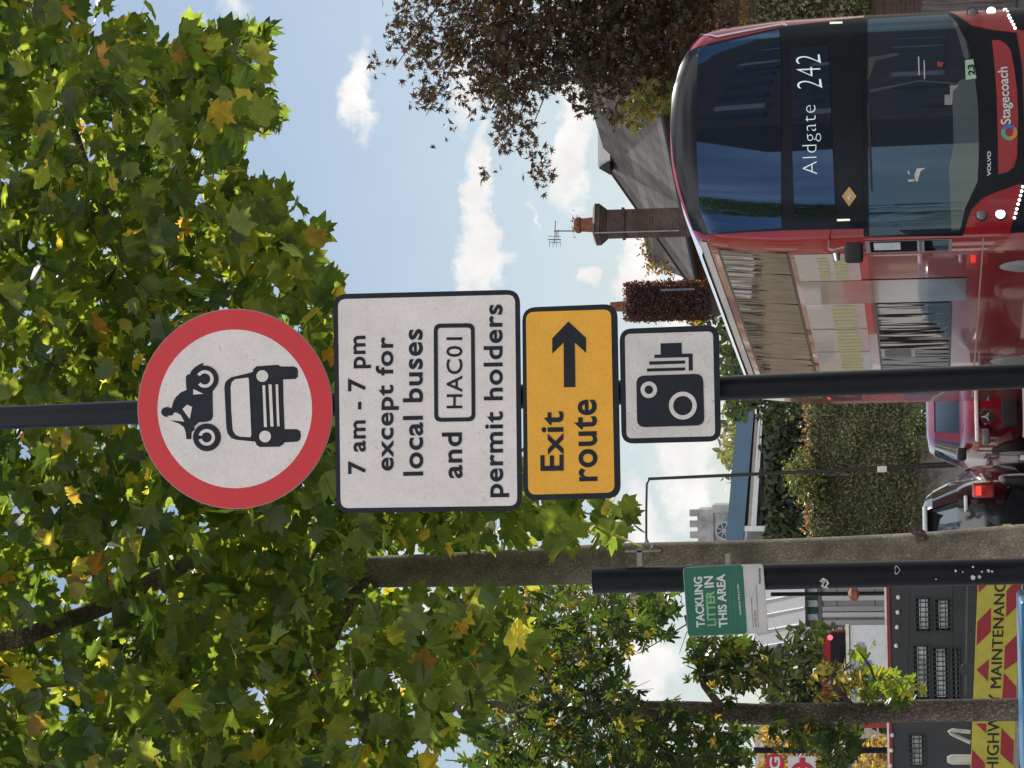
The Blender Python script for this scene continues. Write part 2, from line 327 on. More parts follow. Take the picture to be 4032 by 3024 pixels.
for off in (.28, .48):
    pts = [(-1.2, 60), (-1.9, 67.2), (-2.7, 74.8), (-6, 100)]
    for a, b in zip(pts[:-1], pts[1:]): yl.add([(a[0]-off-.1, a[1], .006), (a[0]-off, a[1], .006), (b[0]-off, b[1], .006), (b[0]-off-.1, b[1], .006)], [(0, 1, 2, 3)])
tag(yl.build('road_marking', yline), kind='structure')
wl = MB()
for i in range(14): y0 = 24+i*6; wl.add([(.1-.02*i, y0, .006), (.22-.02*i, y0, .006), (.2-.02*i, y0+3, .006), (.08-.02*i, y0+3, .006)], [(0, 1, 2, 3)])
tag(wl.build('road_marking', wline), kind='structure')

# ================================================================ TRAFFIC SIGNS
D = 8.35
black_paint = mat('black_gloss_paint', (.005, .006, .010), .32, spec=.30, var=.25, vscale=5, bump=.03, bscale=8)
sign_black = mat('sign_black_film', (.009, .012, .020), .5, spec=.3, var=.15, vscale=30)
def mat_sheeting(name, col, dirt=.2):
    m = bpy.data.materials.new(name); m.use_nodes = True; t = m.node_tree; b = t.nodes['Principled BSDF']; b.inputs['Roughness'].default_value = .38
    tc = t.nodes.new('ShaderNodeTexCoord'); vo = t.nodes.new('ShaderNodeTexVoronoi'); vo.inputs['Scale'].default_value = 170; t.links.new(tc.outputs['Object'], vo.inputs['Vector'])
    nz = t.nodes.new('ShaderNodeTexNoise'); nz.inputs['Scale'].default_value = 6; nz.inputs['Detail'].default_value = 8; nz.inputs['Roughness'].default_value = .75; t.links.new(tc.outputs['Object'], nz.inputs['Vector'])
    n2 = t.nodes.new('ShaderNodeTexNoise'); n2.inputs['Scale'].default_value = 30; n2.inputs['Detail'].default_value = 4; n2.inputs['Distortion'].default_value = 2.5; t.links.new(tc.outputs['Object'], n2.inputs['Vector'])
    def mr(s, a, b_, c, d):
        n = t.nodes.new('ShaderNodeMapRange'); t.links.new(s, n.inputs[0]); n.inputs[1].default_value = a; n.inputs[2].default_value = b_; n.inputs[3].default_value = c; n.inputs[4].default_value = d; return n.outputs[0]
    def mul(a, b_):
        n = t.nodes.new('ShaderNodeMath'); n.operation = 'MULTIPLY'; t.links.new(a, n.inputs[0]); t.links.new(b_, n.inputs[1]); return n.outputs[0]
    f = mul(mul(mr(vo.outputs['Distance'], 0, .8, 1.04, .90), mr(nz.outputs['Fac'], .3, .62, 1-dirt, 1.0)), mr(n2.outputs['Fac'], .26, .36, 1-dirt*1.6, 1.0))
    mu = t.nodes.new('ShaderNodeVectorMath'); mu.operation = 'SCALE'; mu.inputs[0].default_value = col; t.links.new(f, mu.inputs[3]); t.links.new(mu.outputs[0], b.inputs['Base Color']); return m
sheet_w = mat_sheeting('white_sheeting', (.80, .735, .72), .16); sheet_w2 = mat_sheeting('white_sheeting_dirty', (.70, .66, .63), .26)
sheet_y = mat_sheeting('yellow_sheeting', (.86, .42, .035), .10); sheet_r = mat_sheeting('red_sheeting', (.64, .028, .036), .08)
alu = mat('grey_aluminium', (.28, .29, .3), .45, metal=.7, var=.1)
def PL(px, py, off=0.0): v = at(px, py, D); return Vector((v.x, D-off, v.z))
def poly_at(pts, off, cv=None):
    return [PL(*(cv(*q_) if cv else q_), off) for q_ in pts]
def rrect(corners, r, n=6):
    """rounded quad in pixel space; corners in order"""
    out = []; m = len(corners)
    for i in range(m):
        p_ = Vector(corners[i-1]); c = Vector(corners[i]); q_ = Vector(corners[(i+1) % m]); a = c+(p_-c).normalized()*r; b = c+(q_-c).normalized()*r
        for k in range(n+1):
            t = k/n; out.append(tuple((a*(1-t)**2+c*2*t*(1-t)+b*t*t)*.6 + .4*(a*(1-t)+b*t)) if 0 else tuple(a*(1-t)**2+c*2*t*(1-t)*1.0+b*t*t))
    return out
def slab(pts3, back): mb = MB(); mb.prism(pts3, (0, back, 0)); return mb
def flat(pts3): mb = MB(); mb.add(pts3, [tuple(range(len(pts3)))]); return mb
def quad_text(mb, s, BL, BR, TL, off, bold=.02, cv=None, PLf=None, spacing=1.0):
    vs, fs = text2d(s, bold, spacing); f = PLf or PL
    if cv: BL, BR, TL = cv(*BL), cv(*BR), cv(*TL)
    BL, BR, TL = Vector(BL), Vector(BR), Vector(TL)
    mb.add([f(*(BL+(BR-BL)*u+(TL-BL)*v), off) for u, v in vs], fs)
def circ(cx, cy, r, n=40): return [(cx+r*math.cos(2*math.pi*k/n), cy+r*math.sin(2*math.pi*k/n)) for k in range(n)]
c4 = lambda x, y: (x/1.646, y/1.646+1008)
c5 = lambda x, y: (x/1.8433+1300, y/1.8433+1100)
c2 = lambda x, y: (x/2.37+2400, y/2.37+1100)

# post
pt = at(-400, 1662, D+.07); pb = at(4032, 1482, D+.07); dd = (pb-pt).normalized(); base = pb + dd*(pb.z/-dd.z)
top = pt + Vector((0, 0, .0))
post = thing('sign_post', 'tall black round steel post carrying the stack of traffic signs', 'post', base)
MB().tube([top, base+Vector((0, 0, .1))], .038, 24).build('pole', black_paint, post, smooth=True)
MB().tube([base+Vector((0, 0, .1)), base+Vector((0, 0, .16))], [.06, .045], 24).build('base_collar', black_paint, post, smooth=True)
MB().tube([top, top+Vector((0, 0, .03))], [.042, .036], 24).build('cap', black_paint, post, smooth=True)
def clamps(root, centre, zs):
    for z in zs:
        b = MB(); b.tube([(centre.x, D+.07, z-.02), (centre.x, D+.07, z+.02)], .0415, 20); b.box(centre.x-.10, centre.x+.10, D+.012, D+.03, z-.018, z+.018); b.build('clamp', alu, root, smooth=False)
# roundel
rc = PL(*c4(1520, 991)); RR = .3
rt = thing('traffic_sign', 'round red-bordered white sign with black motorbike above a black car', 'sign', (rc.x, D, rc.z))
def ring3(c, r, off, n=72): return [(c.x+r*math.cos(2*math.pi*k/n), D-off, c.z+r*math.sin(2*math.pi*k/n)) for k in range(n)]
slab(ring3(rc, .3135, 0), .008).build('backing_plate', alu, rt)
mb = MB(); a = ring3(rc, .3115, .001); b = ring3(rc, .2480, .001); n = 72; mb.add(a+b, [(i, (i+1) % n, (i+1) % n+n, i+n) for i in range(n)]); mb.build('red_border', sheet_r, rt)
flat(ring3(rc, .2480, .001)).build('white_face', sheet_w, rt)
c4b = c4
body_m = [(1322, 692), (1298, 700), (1262, 722), (1240, 745), (1231, 766), (1212, 770), (1205, 785), (1207, 850), (1211, 868), (1172, 884), (1140, 915), (1125, 940), (1113, 985), (1106, 984), (1088, 978), (1066, 981), (1050, 993), (1044, 1012), (1052, 1030), (1068, 1040), (1088, 1045), (1086, 1036), (1108, 1034), (1122, 1030), (1125, 1018), (1140, 1012), (1172, 1030), (1196, 1074), (1180, 1072), (1098, 1064), (1160, 1085), (1192, 1108), (1205, 1145), (1209, 1188), (1240, 1187), (1244, 1140), (1262, 1128), (1268, 1108), (1300, 1080), (1352, 1072), (1372, 1062), (1381, 1040), (1378, 880), (1392, 860), (1330, 797), (1300, 745)]
mb = flat(poly_at(body_m, .002, c4b)); mb.add(poly_at(circ(1330, 797, 87), .002, c4b), [tuple(range(40))]); mb.add(poly_at(circ(1342, 1175, 90), .002, c4b), [tuple(range(40))])
mb.v = [Vector((v[0], v[1]-.0002*(i % 3 == 5), v[2])) for i, v in enumerate(mb.v)]
# keep the wheels a hair proud of the body so no faces coincide
for i in range(len(body_m), len(mb.v)): v = Vector(mb.v[i]); v.y -= .0006; mb.v[i] = v
mb.build('motorbike_symbol', sign_black, rt)
mb = MB()
def ann(mb, cx, cy, ro, ri, off, cv, a0=0, a1=360, n=40):
    A0, A1 = R(a0), R(a1); o_ = []; i_ = []
    for k in range(n+1):
        t = A0+(A1-A0)*k/n; o_.append((cx+ro*math.cos(t), cy+ro*math.sin(t))); i_.append((cx+ri*math.cos(t), cy+ri*math.sin(t)))
    mb.add(poly_at(o_+i_, off, cv), [(k, k+1, k+n+2, k+n+1) for k in range(n)])
ann(mb, 1330, 797, 57, 36, .0045, c4b, -150, 140); ann(mb, 1342, 1175, 54, 33, .0045, c4b, -165, 165)
for pl in ([(1255, 862), (1320, 893), (1255, 898)], [(1185, 992), (1214, 963), (1248, 978), (1232, 1056)], [(1262, 1118), (1290, 1088), (1318, 1076), (1292, 1078), (1264, 1104)]): mb.add(poly_at(pl, .0045, c4b), [tuple(range(len(pl)))])
mb.build('motorbike_cutouts', sheet_w, rt)
car_m = [(1455, 850), (1460, 820), (1478, 800), (1500, 786), (1620, 757), (1640, 750), (1641, 735), (1662, 715), (1800, 705), (1822, 716), (1905, 716), (1926, 726), (1932, 750), (1930, 785), (1914, 797), (1835, 800), (1838, 950), (1845, 1122), (1925, 1122), (1946, 1136), (1951, 1165), (1945, 1190), (1928, 1203), (1845, 1208), (1836, 1222), (1812, 1236), (1685, 1238), (1665, 1226), (1654, 1203), (1530, 1191), (1500, 1180), (1477, 1152), (1468, 1120)]
flat(poly_at(car_m, .002, c4b)).build('car_symbol', sign_black, rt)
mb = MB()
for pl in ([(1497, 850), (1504, 818), (1525, 799), (1608, 788), (1615, 796), (1622, 960), (1631, 1160), (1624, 1174), (1560, 1171), (1530, 1160), (1511, 1130), (1501, 1000)], circ(1702, 778, 38, 28), circ(1720, 1170, 38, 28),
           [(1703, 838), (1720, 838), (1732, 1108), (1713, 1108)], [(1742, 832), (1762, 832), (1775, 1105), (1755, 1105)], [(1788, 832), (1804, 832), (1814, 1103), (1798, 1103)]): mb.add(poly_at(pl, .004, c4b), [tuple(range(len(pl)))])
mb.build('car_cutouts', sheet_w, rt); clamps(rt, rc, [rc.z+.15, rc.z-.15])

def plate(label, corners, inner, face, rad=55, irad=32):
    pts = poly_at(rrect(corners, rad), 0); cx = sum(p_.x for p_ in pts)/len(pts); cz = sum(p_.z for p_ in pts)/len(pts)
    r_ = thing('traffic_sign', label, 'sign', (cx, D, cz))
    slab(pts, .008).build('border_plate', sign_black, r_); flat(poly_at(rrect(inner, irad), .0012)).build('face', face, r_)
    clamps(r_, Vector((cx if abs(cx) < .1 else cx, 0, 0)), [cz+.06, cz-.06]); return r_
w5 = plate('large white plate reading 7 am - 7 pm except for local buses', [(1311, 1158), (2046, 1140), (2056, 2010), (1324, 2021)], [(1331, 1178), (2028, 1160), (2037, 1991), (1342, 2001)], sheet_w)
mb = MB()
for s_, BL, BR, TL in (("7 am - 7 pm", (298, 1410), (297, 408), (131, 1413)), ("except for", (500, 1388), (497, 416), (333, 1390)), ("local buses", (677, 1424), (672, 360), (531, 1427)),
                       ("and", (962, 1443), (958, 1110), (815, 1445)), ("permit holders", (1299, 1580), (1293, 180), (1119, 1583)), ("HAC01", (961, 936), (960, 420), (845, 937))):
    quad_text(mb, s_, BL, BR, TL, .0026, .022 if s_ != "HAC01" else .01, c5, spacing=1.08)
mb.build('lettering', sign_black, w5)
mb = MB(); o_ = rrect([(752, 322), (1049, 318), (1055, 1030), (756, 1035)], 52); i_ = rrect([(781, 352), (1022, 350), (1027, 1001), (784, 1005)], 28); n = len(o_)
mb.add(poly_at(o_+i_, .0026, c5), [(i, (i+1) % n, (i+1) % n+n, i+n) for i in range(n)]); mb.build('permit_box_outline', sign_black, w5)
y5 = plate('yellow plate with Exit route and a black arrow pointing right', [(2056, 1211), (2430, 1196), (2444, 1962), (2062, 1971)], [(2071, 1229), (2406, 1218), (2420, 1939), (2080, 1948)], sheet_y)
mb = MB(); quad_text(mb, "Exit", (1697, 1388), (1694, 957), (1527, 1391), .0026, .02, c5, spacing=1.06); quad_text(mb, "route", (1943, 1463), (1934, 870), (1775, 1467), .0026, .02, c5, spacing=1.06); mb.build('lettering', sign_black, y5)
ar = [(1730, 305), (1857, 425), (1858, 534), (1775, 458), (1780, 781), (1697, 783), (1695, 458), (1612, 540), (1612, 428)]
flat(poly_at(ar, .0026, c5)).build('arrow', sign_black, y5)
cp = plate('small square white plate with a black camera symbol, lowest on its post', [c2(92, 462), c2(1020, 424), c2(1041, 1512), c2(112, 1535)], [c2(143, 510), c2(966, 485), c2(986, 1463), c2(160, 1484)], sheet_w2, rad=50, irad=22)
mb = flat(poly_at(rrect([(250, 900), (872, 880), (886, 1362), (258, 1381)], 78), .0026, c2))
for pl in ([(350, 832), (705, 822), (706, 850), (351, 861)], [(371, 766), (705, 757), (706, 786), (372, 797)], [(476, 598), (672, 592), (674, 694), (774, 693), (777, 850), (740, 852), (738, 726), (420, 734), (419, 704), (478, 701)]): mb.add(poly_at(pl, .0026, c2), [tuple(range(len(pl)))])
mb.build('camera_symbol', sign_black, cp)
mb = MB(); ann(mb, 685, 1178, 130, 90, .0038, c2); ann(mb, 368, 1030, 77, 40, .0038, c2); mb.build('camera_cutouts', sheet_w2, cp)

# ================================================================ PLANE TREE
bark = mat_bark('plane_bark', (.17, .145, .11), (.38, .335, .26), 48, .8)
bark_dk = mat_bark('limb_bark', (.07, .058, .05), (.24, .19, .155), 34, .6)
plane_leaf = mat_leaf('plane_leaf', [(0, (.012, .023, .010)), (.35, (.020, .034, .013)), (.68, (.031, .048, .016)), (.90, (.050, .064, .022)), (.972, (.11, .10, .03)), (.995, (.09, .055, .022)), (1.0, (.09, .04, .02))], .57, .38, boost=11.8)
TD = 16.0
tb = A(2330, 1178, TD); tb.z = 0; tb.x += -.05
tree = thing('plane_tree', 'tall plane tree with big lobed leaves overhanging the traffic signs', 'tree', tb)
pts = [tb+Vector((.0, 0, -.0)), tb+Vector((.0, 0, .25))] + [A(x, y, TD) for x, y in ((2212, 1180), (2000, 1196), (1800, 1205), (1600, 1212), (1317, 1217), (1100, 1227), (900, 1233), (768, 1236), (600, 1240), (400, 1225), (100, 1180), (-300, 1150))]
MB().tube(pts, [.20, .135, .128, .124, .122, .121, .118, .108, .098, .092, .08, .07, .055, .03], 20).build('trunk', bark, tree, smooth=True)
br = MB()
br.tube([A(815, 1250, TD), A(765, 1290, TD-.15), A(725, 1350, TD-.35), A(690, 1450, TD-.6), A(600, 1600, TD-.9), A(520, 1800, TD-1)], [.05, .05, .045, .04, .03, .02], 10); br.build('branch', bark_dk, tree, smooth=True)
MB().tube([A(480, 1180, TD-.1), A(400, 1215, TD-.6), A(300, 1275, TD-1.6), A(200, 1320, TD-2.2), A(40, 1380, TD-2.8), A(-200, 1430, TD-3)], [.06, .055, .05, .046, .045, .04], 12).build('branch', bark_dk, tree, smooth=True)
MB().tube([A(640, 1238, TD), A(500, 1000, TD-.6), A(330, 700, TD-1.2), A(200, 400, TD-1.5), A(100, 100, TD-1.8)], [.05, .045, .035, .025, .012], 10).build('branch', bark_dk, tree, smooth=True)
MB().tube([A(560, 1240, TD), A(560, 900, TD+.6), A(620, 700, TD+1), A(680, 560, TD+1.3)], [.045, .035, .022, .01], 10).build('branch', bark_dk, tree, smooth=True)
kn = MB()
for vx, vy, l_, r_ in ((1985, 1147, .05, .025), (1990, 1158, .04, .032), (1978, 1151, .05, .018), (1420, 1190, .03, .035)):
    a_ = A(vx, vy, TD-.10); kn.tube([a_+Vector((-.02, .04, -.02)), a_+Vector((.3*l_, -.3*l_, .5*l_)), a_+Vector((l_*.9, -.6*l_, l_))], [r_, r_*.8, r_*.35], 9)
kn.build('knot', bark_dk, tree, smooth=True)
P1 = [(-500, -330), (205, -330), (222, -40), (225, 15), (160, 70), (200, 80), (305, 40), (330, 25), (360, 60), (430, 60), (500, 25), (555, 35), (590, 60), (560, 120), (595, 155), (575, 200), (600, 265), (540, 300), (520, 350), (560, 410), (640, 430), (690, 470), (690, 540), (735, 610), (720, 680), (900, 820), (1100, 950), (1180, 1060), (1370, 1085), (1405, 1140), (1340, 1170), (1240, 1185), (1140, 1195), (1130, 1290), (1175, 1380), (1165, 1460), (1060, 1520), (930, 1640), (900, 2000), (-500, 2000)]
def twigs(cen, m, parent, n, ln, r):
    mb = MB()
    for c in random.sample(cen, min(n, len(cen))):
        d = Vector((random.gauss(0, 1), random.gauss(0, .6), random.gauss(-.3, .8))).normalized()*ln; k = Vector((random.gauss(0, .1), random.gauss(0, .1), .06)); mb.tube([c-d, c+k, c+d], [r, r*.7, r*.3], 5)
    return mb.build('twigs', m, parent)
Pa, ca = crown_points(P1, 12000, 13.2, 16.8, per=8, tw=.13)
Pb, cb = crown_points([(x-8 if x > 600 else x, y) for x, y in P1], 2600, 12.2, 13.4, per=5, tw=.15)
LIMBS = [((40, 1380, 13.2), (200, 1320, 13.8)), ((200, 1320, 13.8), (300, 1275, 14.4)), ((300, 1275, 14.4), (400, 1215, 15.4)), ((815, 1250, 16), (765, 1290, 15.85)), ((765, 1290, 15.85), (725, 1350, 15.65)), ((725, 1350, 15.65), (690, 1450, 15.4))]
def near_limb(vx, vy, d):
    for a, b in LIMBS:
        ux, uy = b[0]-a[0], b[1]-a[1]; t = max(0, min(1, ((vx-a[0])*ux+(vy-a[1])*uy)/(ux*ux+uy*uy))); dist = math.hypot(vx-a[0]-t*ux, vy-a[1]-t*uy)
        if dist < 34 and d < a[2]+t*(b[2]-a[2])+.1 and random.random() < .86: return True
    return False
def clear_trunk(P):          # the lower trunk stands free of leaves
    keep = []
    for p_ in P:
        vx, vy = to_v(p_)
        if near_limb(vx, vy, p_[1]): keep.append(False); continue
        keep.append(not (770 < vx < 1420 and 1178 < vy < 1290 and p_[1] < 16.15 and random.random() < .93))
    return P[np.array(keep)]
Pa = clear_trunk(Pa); Pb = clear_trunk(Pb)
leaves('crown', np.vstack([Pa, Pb]), .104, 'plane', plane_leaf, tree, nbias=(0, -.75, .4), spread=.62, droop=.7)
twigs(ca+cb, bark_dk, tree, 300, .16, .005)
# ================================================================ second tree (deeply cut leaves)
maple_leaf = mat_leaf('maple_leaf', [(0, (.015, .030, .014)), (.5, (.022, .042, .017)), (.85, (.036, .060, .02)), (.96, (.10, .10, .03)), (1, (.20, .12, .03))], .46, .40, boost=4.0)
maple_yellow = mat_leaf('maple_leaf_autumn', [(0, (.035, .055, .02)), (.45, (.08, .08, .025)), (.8, (.25, .21, .07)), (1, (.27, .17, .06))], .45, .45, tcol=(1, .9, .35), boost=2.4)
D2 = 18.5
mb0 = A(2212, 1533, D2); mbase = Vector((mb0.x, mb0.y, 0))
t2 = thing('maple_tree', 'young maple with deeply cut leaves growing between the lower left of the plates and the truck', 'tree', mbase)
t2['label'] = 'slim-trunked maple with deeply cut dark leaves in front of the maintenance truck'
MB().tube([mbase, mbase+Vector((0, 0, .2))] + [A(x, y, D2) for x, y in ((2200, 1533), (2000, 1535), (1800, 1541), (1640, 1543), (1500, 1537), (1300, 1532), (1100, 1528), (900, 1520))], [.13, .085, .076, .075, .073, .072, .07, .06, .05, .03], 16).build('trunk', bark_dk, t2, smooth=True)
def mbranch(pts, r0, r1): MB().tube([A(x, y, D2-d) for x, y, d in pts], list(np.linspace(r0, r1, len(pts))), 8).build('branch', bark_dk, t2, smooth=True)
mbranch([(1560, 1530, 0), (1520, 1480, .3), (1500, 1400, .5), (1480, 1330, .7)], .03, .008)
mbranch([(1850, 1535, 0), (1800, 1480, .3), (1790, 1430, .5), (1760, 1390, .5)], .022, .005); mbranch([(1950, 1535, 0), (1900, 1500, .3), (1880, 1440, .5), (1850, 1400, .6)], .018, .004)
mbranch([(1450, 1535, 0), (1400, 1620, .3), (1330, 1700, .5)], .03, .01)
P2a = [(1060, 1262), (1200, 1240), (1400, 1235), (1455, 1262), (1478, 1300), (1430, 1340), (1452, 1375), (1350, 1410), (1340, 1455), (1370, 1500), (1470, 1530), (1560, 1560), (1618, 1575), (1625, 1750), (1000, 1800), (1020, 1500)]
P2b = [(1475, 1395), (1530, 1375), (1625, 1380), (1665, 1410), (1670, 1450), (1620, 1480), (1560, 1500), (1500, 1460)]
P2c = [(1640, 1562), (1780, 1560), (1850, 1590), (1850, 1650), (1800, 1670), (1770, 1630), (1700, 1606), (1640, 1590)]
P2d = [(1700, 1430), (1840, 1400), (1960, 1440), (2030, 1480), (1990, 1515), (1870, 1512), (1720, 1500)]
q1, e1 = crown_points(P2a, 2700, 17.2, 20.5, per=6, tw=.15); q2, e2 = crown_points(P2b, 230, 17.6, 19.0, per=5, tw=.14); q3, e3 = crown_points(P2c, 230, 17.6, 19.2, per=6, tw=.15)
leaves('crown', np.vstack([q1, q2, q3]), .080, 'maple', maple_leaf, t2, nbias=(0, -.6, .45), spread=.7, droop=.6)
q4, e4 = crown_points([(1690, 1440), (1780, 1425), (1860, 1440), (1880, 1505), (1750, 1515)], 44, 17.9, 18.6, per=5, tw=.08); q5, _ = crown_points([(1560, 1440), (1640, 1400), (1700, 1420), (1680, 1470), (1600, 1480)], 12, 17.6, 18.0, per=3, tw=.1)
q9, e9 = crown_points([(1860, 1435), (1960, 1465), (2005, 1500), (1960, 1516), (1860, 1512)], 90, 17.9, 18.5, per=6, tw=.08); q10, _ = crown_points([(1830, 1385), (1880, 1382), (1910, 1410), (1860, 1440), (1820, 1420)], 8, 17.9, 18.3, per=3, tw=.1)
leaves('bright_leaves', np.vstack([q9, q10]), .078, 'maple', mat_leaf('maple_leaf_bright', [(0, (.04, .07, .02)), (.7, (.07, .11, .025)), (1, (.16, .15, .04))], .5, .45, boost=5), t2, nbias=(0, -.5, .5), spread=.7)  # sunlit green put into a paler copy of the maple leaf colour
leaves('autumn_leaves', np.vstack([q4, q5]), .078, 'maple', maple_yellow, t2, nbias=(0, -.5, .5), spread=.7)
twigs(e1+e2+e3+e4, bark_dk, t2, 140, .25, .005)
# ================================================================ copper tree, right
copper = mat_leaf('copper_leaf', [(0, (.028, .018, .013)), (.45, (.055, .026, .018)), (.65, (.034, .042, .018)), (.9, (.060, .055, .024)), (1, (.11, .055, .028))], .30, .5, tcol=(1.1, .8, .4), boost=1.6)
D3 = 36.0
cb_ = Vector((6.9, 36.5, 0)); t3 = thing('sweetgum_tree', 'sweetgum tree with small bronze star-shaped leaves over the bus roof', 'tree', cb_)
MB().tube([cb_, cb_+Vector((-.05, 0, 2)), cb_+Vector((0, 0, 5)), cb_+Vector((-.2, -.2, 8)), cb_+Vector((-.1, 0, 11))], [.22, .17, .14, .08, .03], 12).build('trunk', bark_dk, t3, smooth=True)
for tgt, s0 in (((1140, 300), 4.6), ((1100, 300), 4.8), ((850, 150), 6.0), ((1330, 240), 4.0), ((920, 250), 5.6), ((900, 60), 6.4)):
    e = A(*tgt, D3); s_ = cb_+Vector((0, 0, s0)); m_ = (s_+e)/2+Vector((0, 0, .35)); MB().tube([s_, m_, e], [.05, .02, .005], 7).build('branch', bark_dk, t3, smooth=True)
P3 = [(805, 160), (790, 120), (830, 95), (815, 50), (850, 10), (1000, -150), (1300, -330), (1530, -330), (1530, 60), (1500, 120), (1490, 215), (1440, 225), (1425, 250), (1345, 285), (1320, 270), (1320, 235), (1255, 250), (1215, 215), (1175, 225), (1140, 215), (1170, 290), (1185, 345), (1165, 345), (1190, 365), (1195, 405), (1150, 412), (1145, 360), (1125, 330), (1085, 325), (1065, 380), (1042, 382), (1050, 345), (1070, 300), (1045, 275), (1030, 240), (1000, 240), (965, 310), (945, 312), (960, 260), (985, 225), (895, 238), (880, 225), (910, 180), (950, 165), (900, 150), (880, 165), (885, 120), (850, 120)]
dense = [(940, 60), (1000, -60), (1300, -250), (1530, -250), (1530, 60), (1490, 190), (1380, 250), (1330, 200), (1230, 180), (1130, 200), (1110, 300), (1080, 300), (1060, 230), (1020, 160), (960, 120)]
q6, e6 = crown_points(P3, 6800, 34.8, 37.2, per=9, tw=.09, jit=16); q7, _ = crown_points(dense, 9500, 35.2, 38.2, per=9, tw=.2); q7b, _ = crown_points([(1180, -200), (1530, -300), (1530, 60), (1495, 200), (1400, 240), (1250, 170)], 2200, 36, 39, per=8, tw=.3)
leaves('crown', np.vstack([q6, q7, q7b]), .076, 'star', copper, t3, nbias=(0, -.5, .5), spread=.8)
q8, _ = crown_points([(1330, 240), (1400, 170), (1470, 190), (1470, 225), (1380, 280), (1345, 285)], 260, 34.6, 35.4, per=7, tw=.13)
leaves('outer_leaves', q8, .085, 'star', mat_leaf('sweetgum_olive_leaf', [(0, (.05, .07, .02)), (.6, (.09, .10, .03)), (1, (.2, .14, .04))], .3, .5), t3)
twigs(e6, bark_dk, t3, 90, .2, .005)

# ================================================================ LITTER POST AND SIGN
c3 = lambda x, y: (x/2.765+2600, y/2.765+2150)
DP = 13.0
ptop = at(2336, 2286, DP); pbot = at(4032, 2248, DP); pd = (pbot-ptop).normalized(); pbase = pbot+pd*(pbot.z/-pd.z)
lp = thing('black_post', 'thick black stub post with worn stickers in front of the plane tree trunk', 'post', pbase)
MB().tube([ptop, pbase], .0625, 28).build('pole', black_paint, lp, smooth=True)
MB().tube([pbase+Vector((0, 0, .9)), pbase], [.09, .095], 28).build('base_sleeve', black_paint, lp, smooth=True)
MB().tube([ptop+pd*.155, ptop+pd*.17], .064, 28).build('joint_ring', black_paint, lp, smooth=True)
galv = mat('galvanised_bracket', (.25, .24, .22), .6, metal=.5, var=.25)
b1 = at(2520, 2215, DP); MB().box(b1.x-.02, b1.x+.07, DP-.02, DP+.02, b1.z-.012, b1.z+.012).box(b1.x+.05, b1.x+.058, DP-.02, DP+.03, b1.z-.10, b1.z+.07).build('bracket', galv, lp)
stk = mat('torn_sticker', (.5, .5, .5), .8, var=.3, vscale=60)
def onpole(px, py, sc, m, name, pts):
    c = at(px, py, DP); ax = ptop + pd*((ptop.z-c.z)/-pd.z)
    vs = []
    for (x, y) in pts:
        wx = c.x-ax.x + x*sc; wx = max(-.0615, min(.0615, wx)); vs.append((ax.x+wx, DP-math.sqrt(.0648**2-wx*wx)-.0008, c.z+y*sc))
    k = len(vs); mb = MB(); mb.add(vs, [tuple(range(k))]); return mb.build(name, m, lp)
onpole(3248, 2295, .022, stk, 'torn_sticker', [(-1.2, -.9), (-.5, -.4), (0, -1.0), (.9, -.6), (1.3, .3), (.6, 1.1), (.2, .4), (-.6, .8), (-1.0, .1)])
for (px_, py_, s_) in ((3762, 2244, .006), (3790, 2248, .004), (3830, 2229, .005), (3830, 2270, .012), (3855, 2268, .009), (3865, 2247, .005), (3890, 2244, .008), (3685, 2277, .004), (3905, 2246, .005)):
    onpole(px_, py_, s_, stk, 'sticker_residue', [(-1, -.6), (.3, -1), (1, .2), (.2, .9), (-.8, .6)])
hp = [(math.sin(t)**3*1.0, (.81*math.cos(t)-.31*math.cos(2*t)-.12*math.cos(3*t)-.06*math.cos(4*t))) for t in np.linspace(0, 2*math.pi, 25)[:-1]]
c = at(3533, 2241, DP); ax = ptop + pd*((ptop.z-c.z)/-pd.z); hv = []
for s_ in (.0155, .0125):
    for (x, y) in hp: wx = c.x-ax.x+x*s_*1.3; hv.append((ax.x+wx, DP-math.sqrt(.0648**2-wx*wx)-.0008, c.z+y*s_))
mb = MB(); mb.add(hv, [(i, (i+1) % 24, (i+1) % 24+24, i+24) for i in range(24)]); mb.build('heart_drawing', mat('white_marker', (.55, .55, .55), .6), lp)
# sign
DS = DP-.075
PLS = lambda px, py, off=0.0: (lambda v: Vector((v.x, DS-off, v.z)))(at(px, py, DS))
grn = mat('green_print', (.018, .125, .085), .42, var=.08); lw = mat('print_white', (.62, .62, .60), .5, var=.05); lg = mat('print_light_green', (.22, .42, .20), .5); pgrey = mat('print_panel_grey', (.52, .50, .49), .5, var=.06); pdk = mat('print_grey_text', (.10, .10, .10), .5)
lgm = mat('print_mid_green', (.07, .22, .13), .5)
oc = [(244, 236), (1118, 190), (1178, 946), (300, 988)]
pts = [PLS(*c3(*q_)) for q_ in rrect(oc, 48)]
sc_ = sum(pts, Vector())/len(pts)
ls = thing('litter_sign', 'green and white sign reading Tackling litter in this area', 'sign', (sc_.x, DS, sc_.z))
slab(pts, .006).build('panel', mat('sign_edge', (.45, .5, .46), .5), ls)
def Q(pl, off): mb = MB(); mb.add([PLS(*c3(*q_), off) for q_ in pl], [tuple(range(len(pl)))]); return mb
Q(rrect([(250, 240), (895, 203), (946, 955), (304, 982)], 40), .001).build('green_field', grn, ls)
Q(rrect([(916, 203), (1112, 196), (1170, 940), (966, 950)], 30), .001).build('white_field', pgrey, ls)
mb = MB(); T3 = lambda s_, BL, BR, TL, bold=.03: quad_text(mb, s_, BL, BR, TL, .002, bold, c3, PLS)
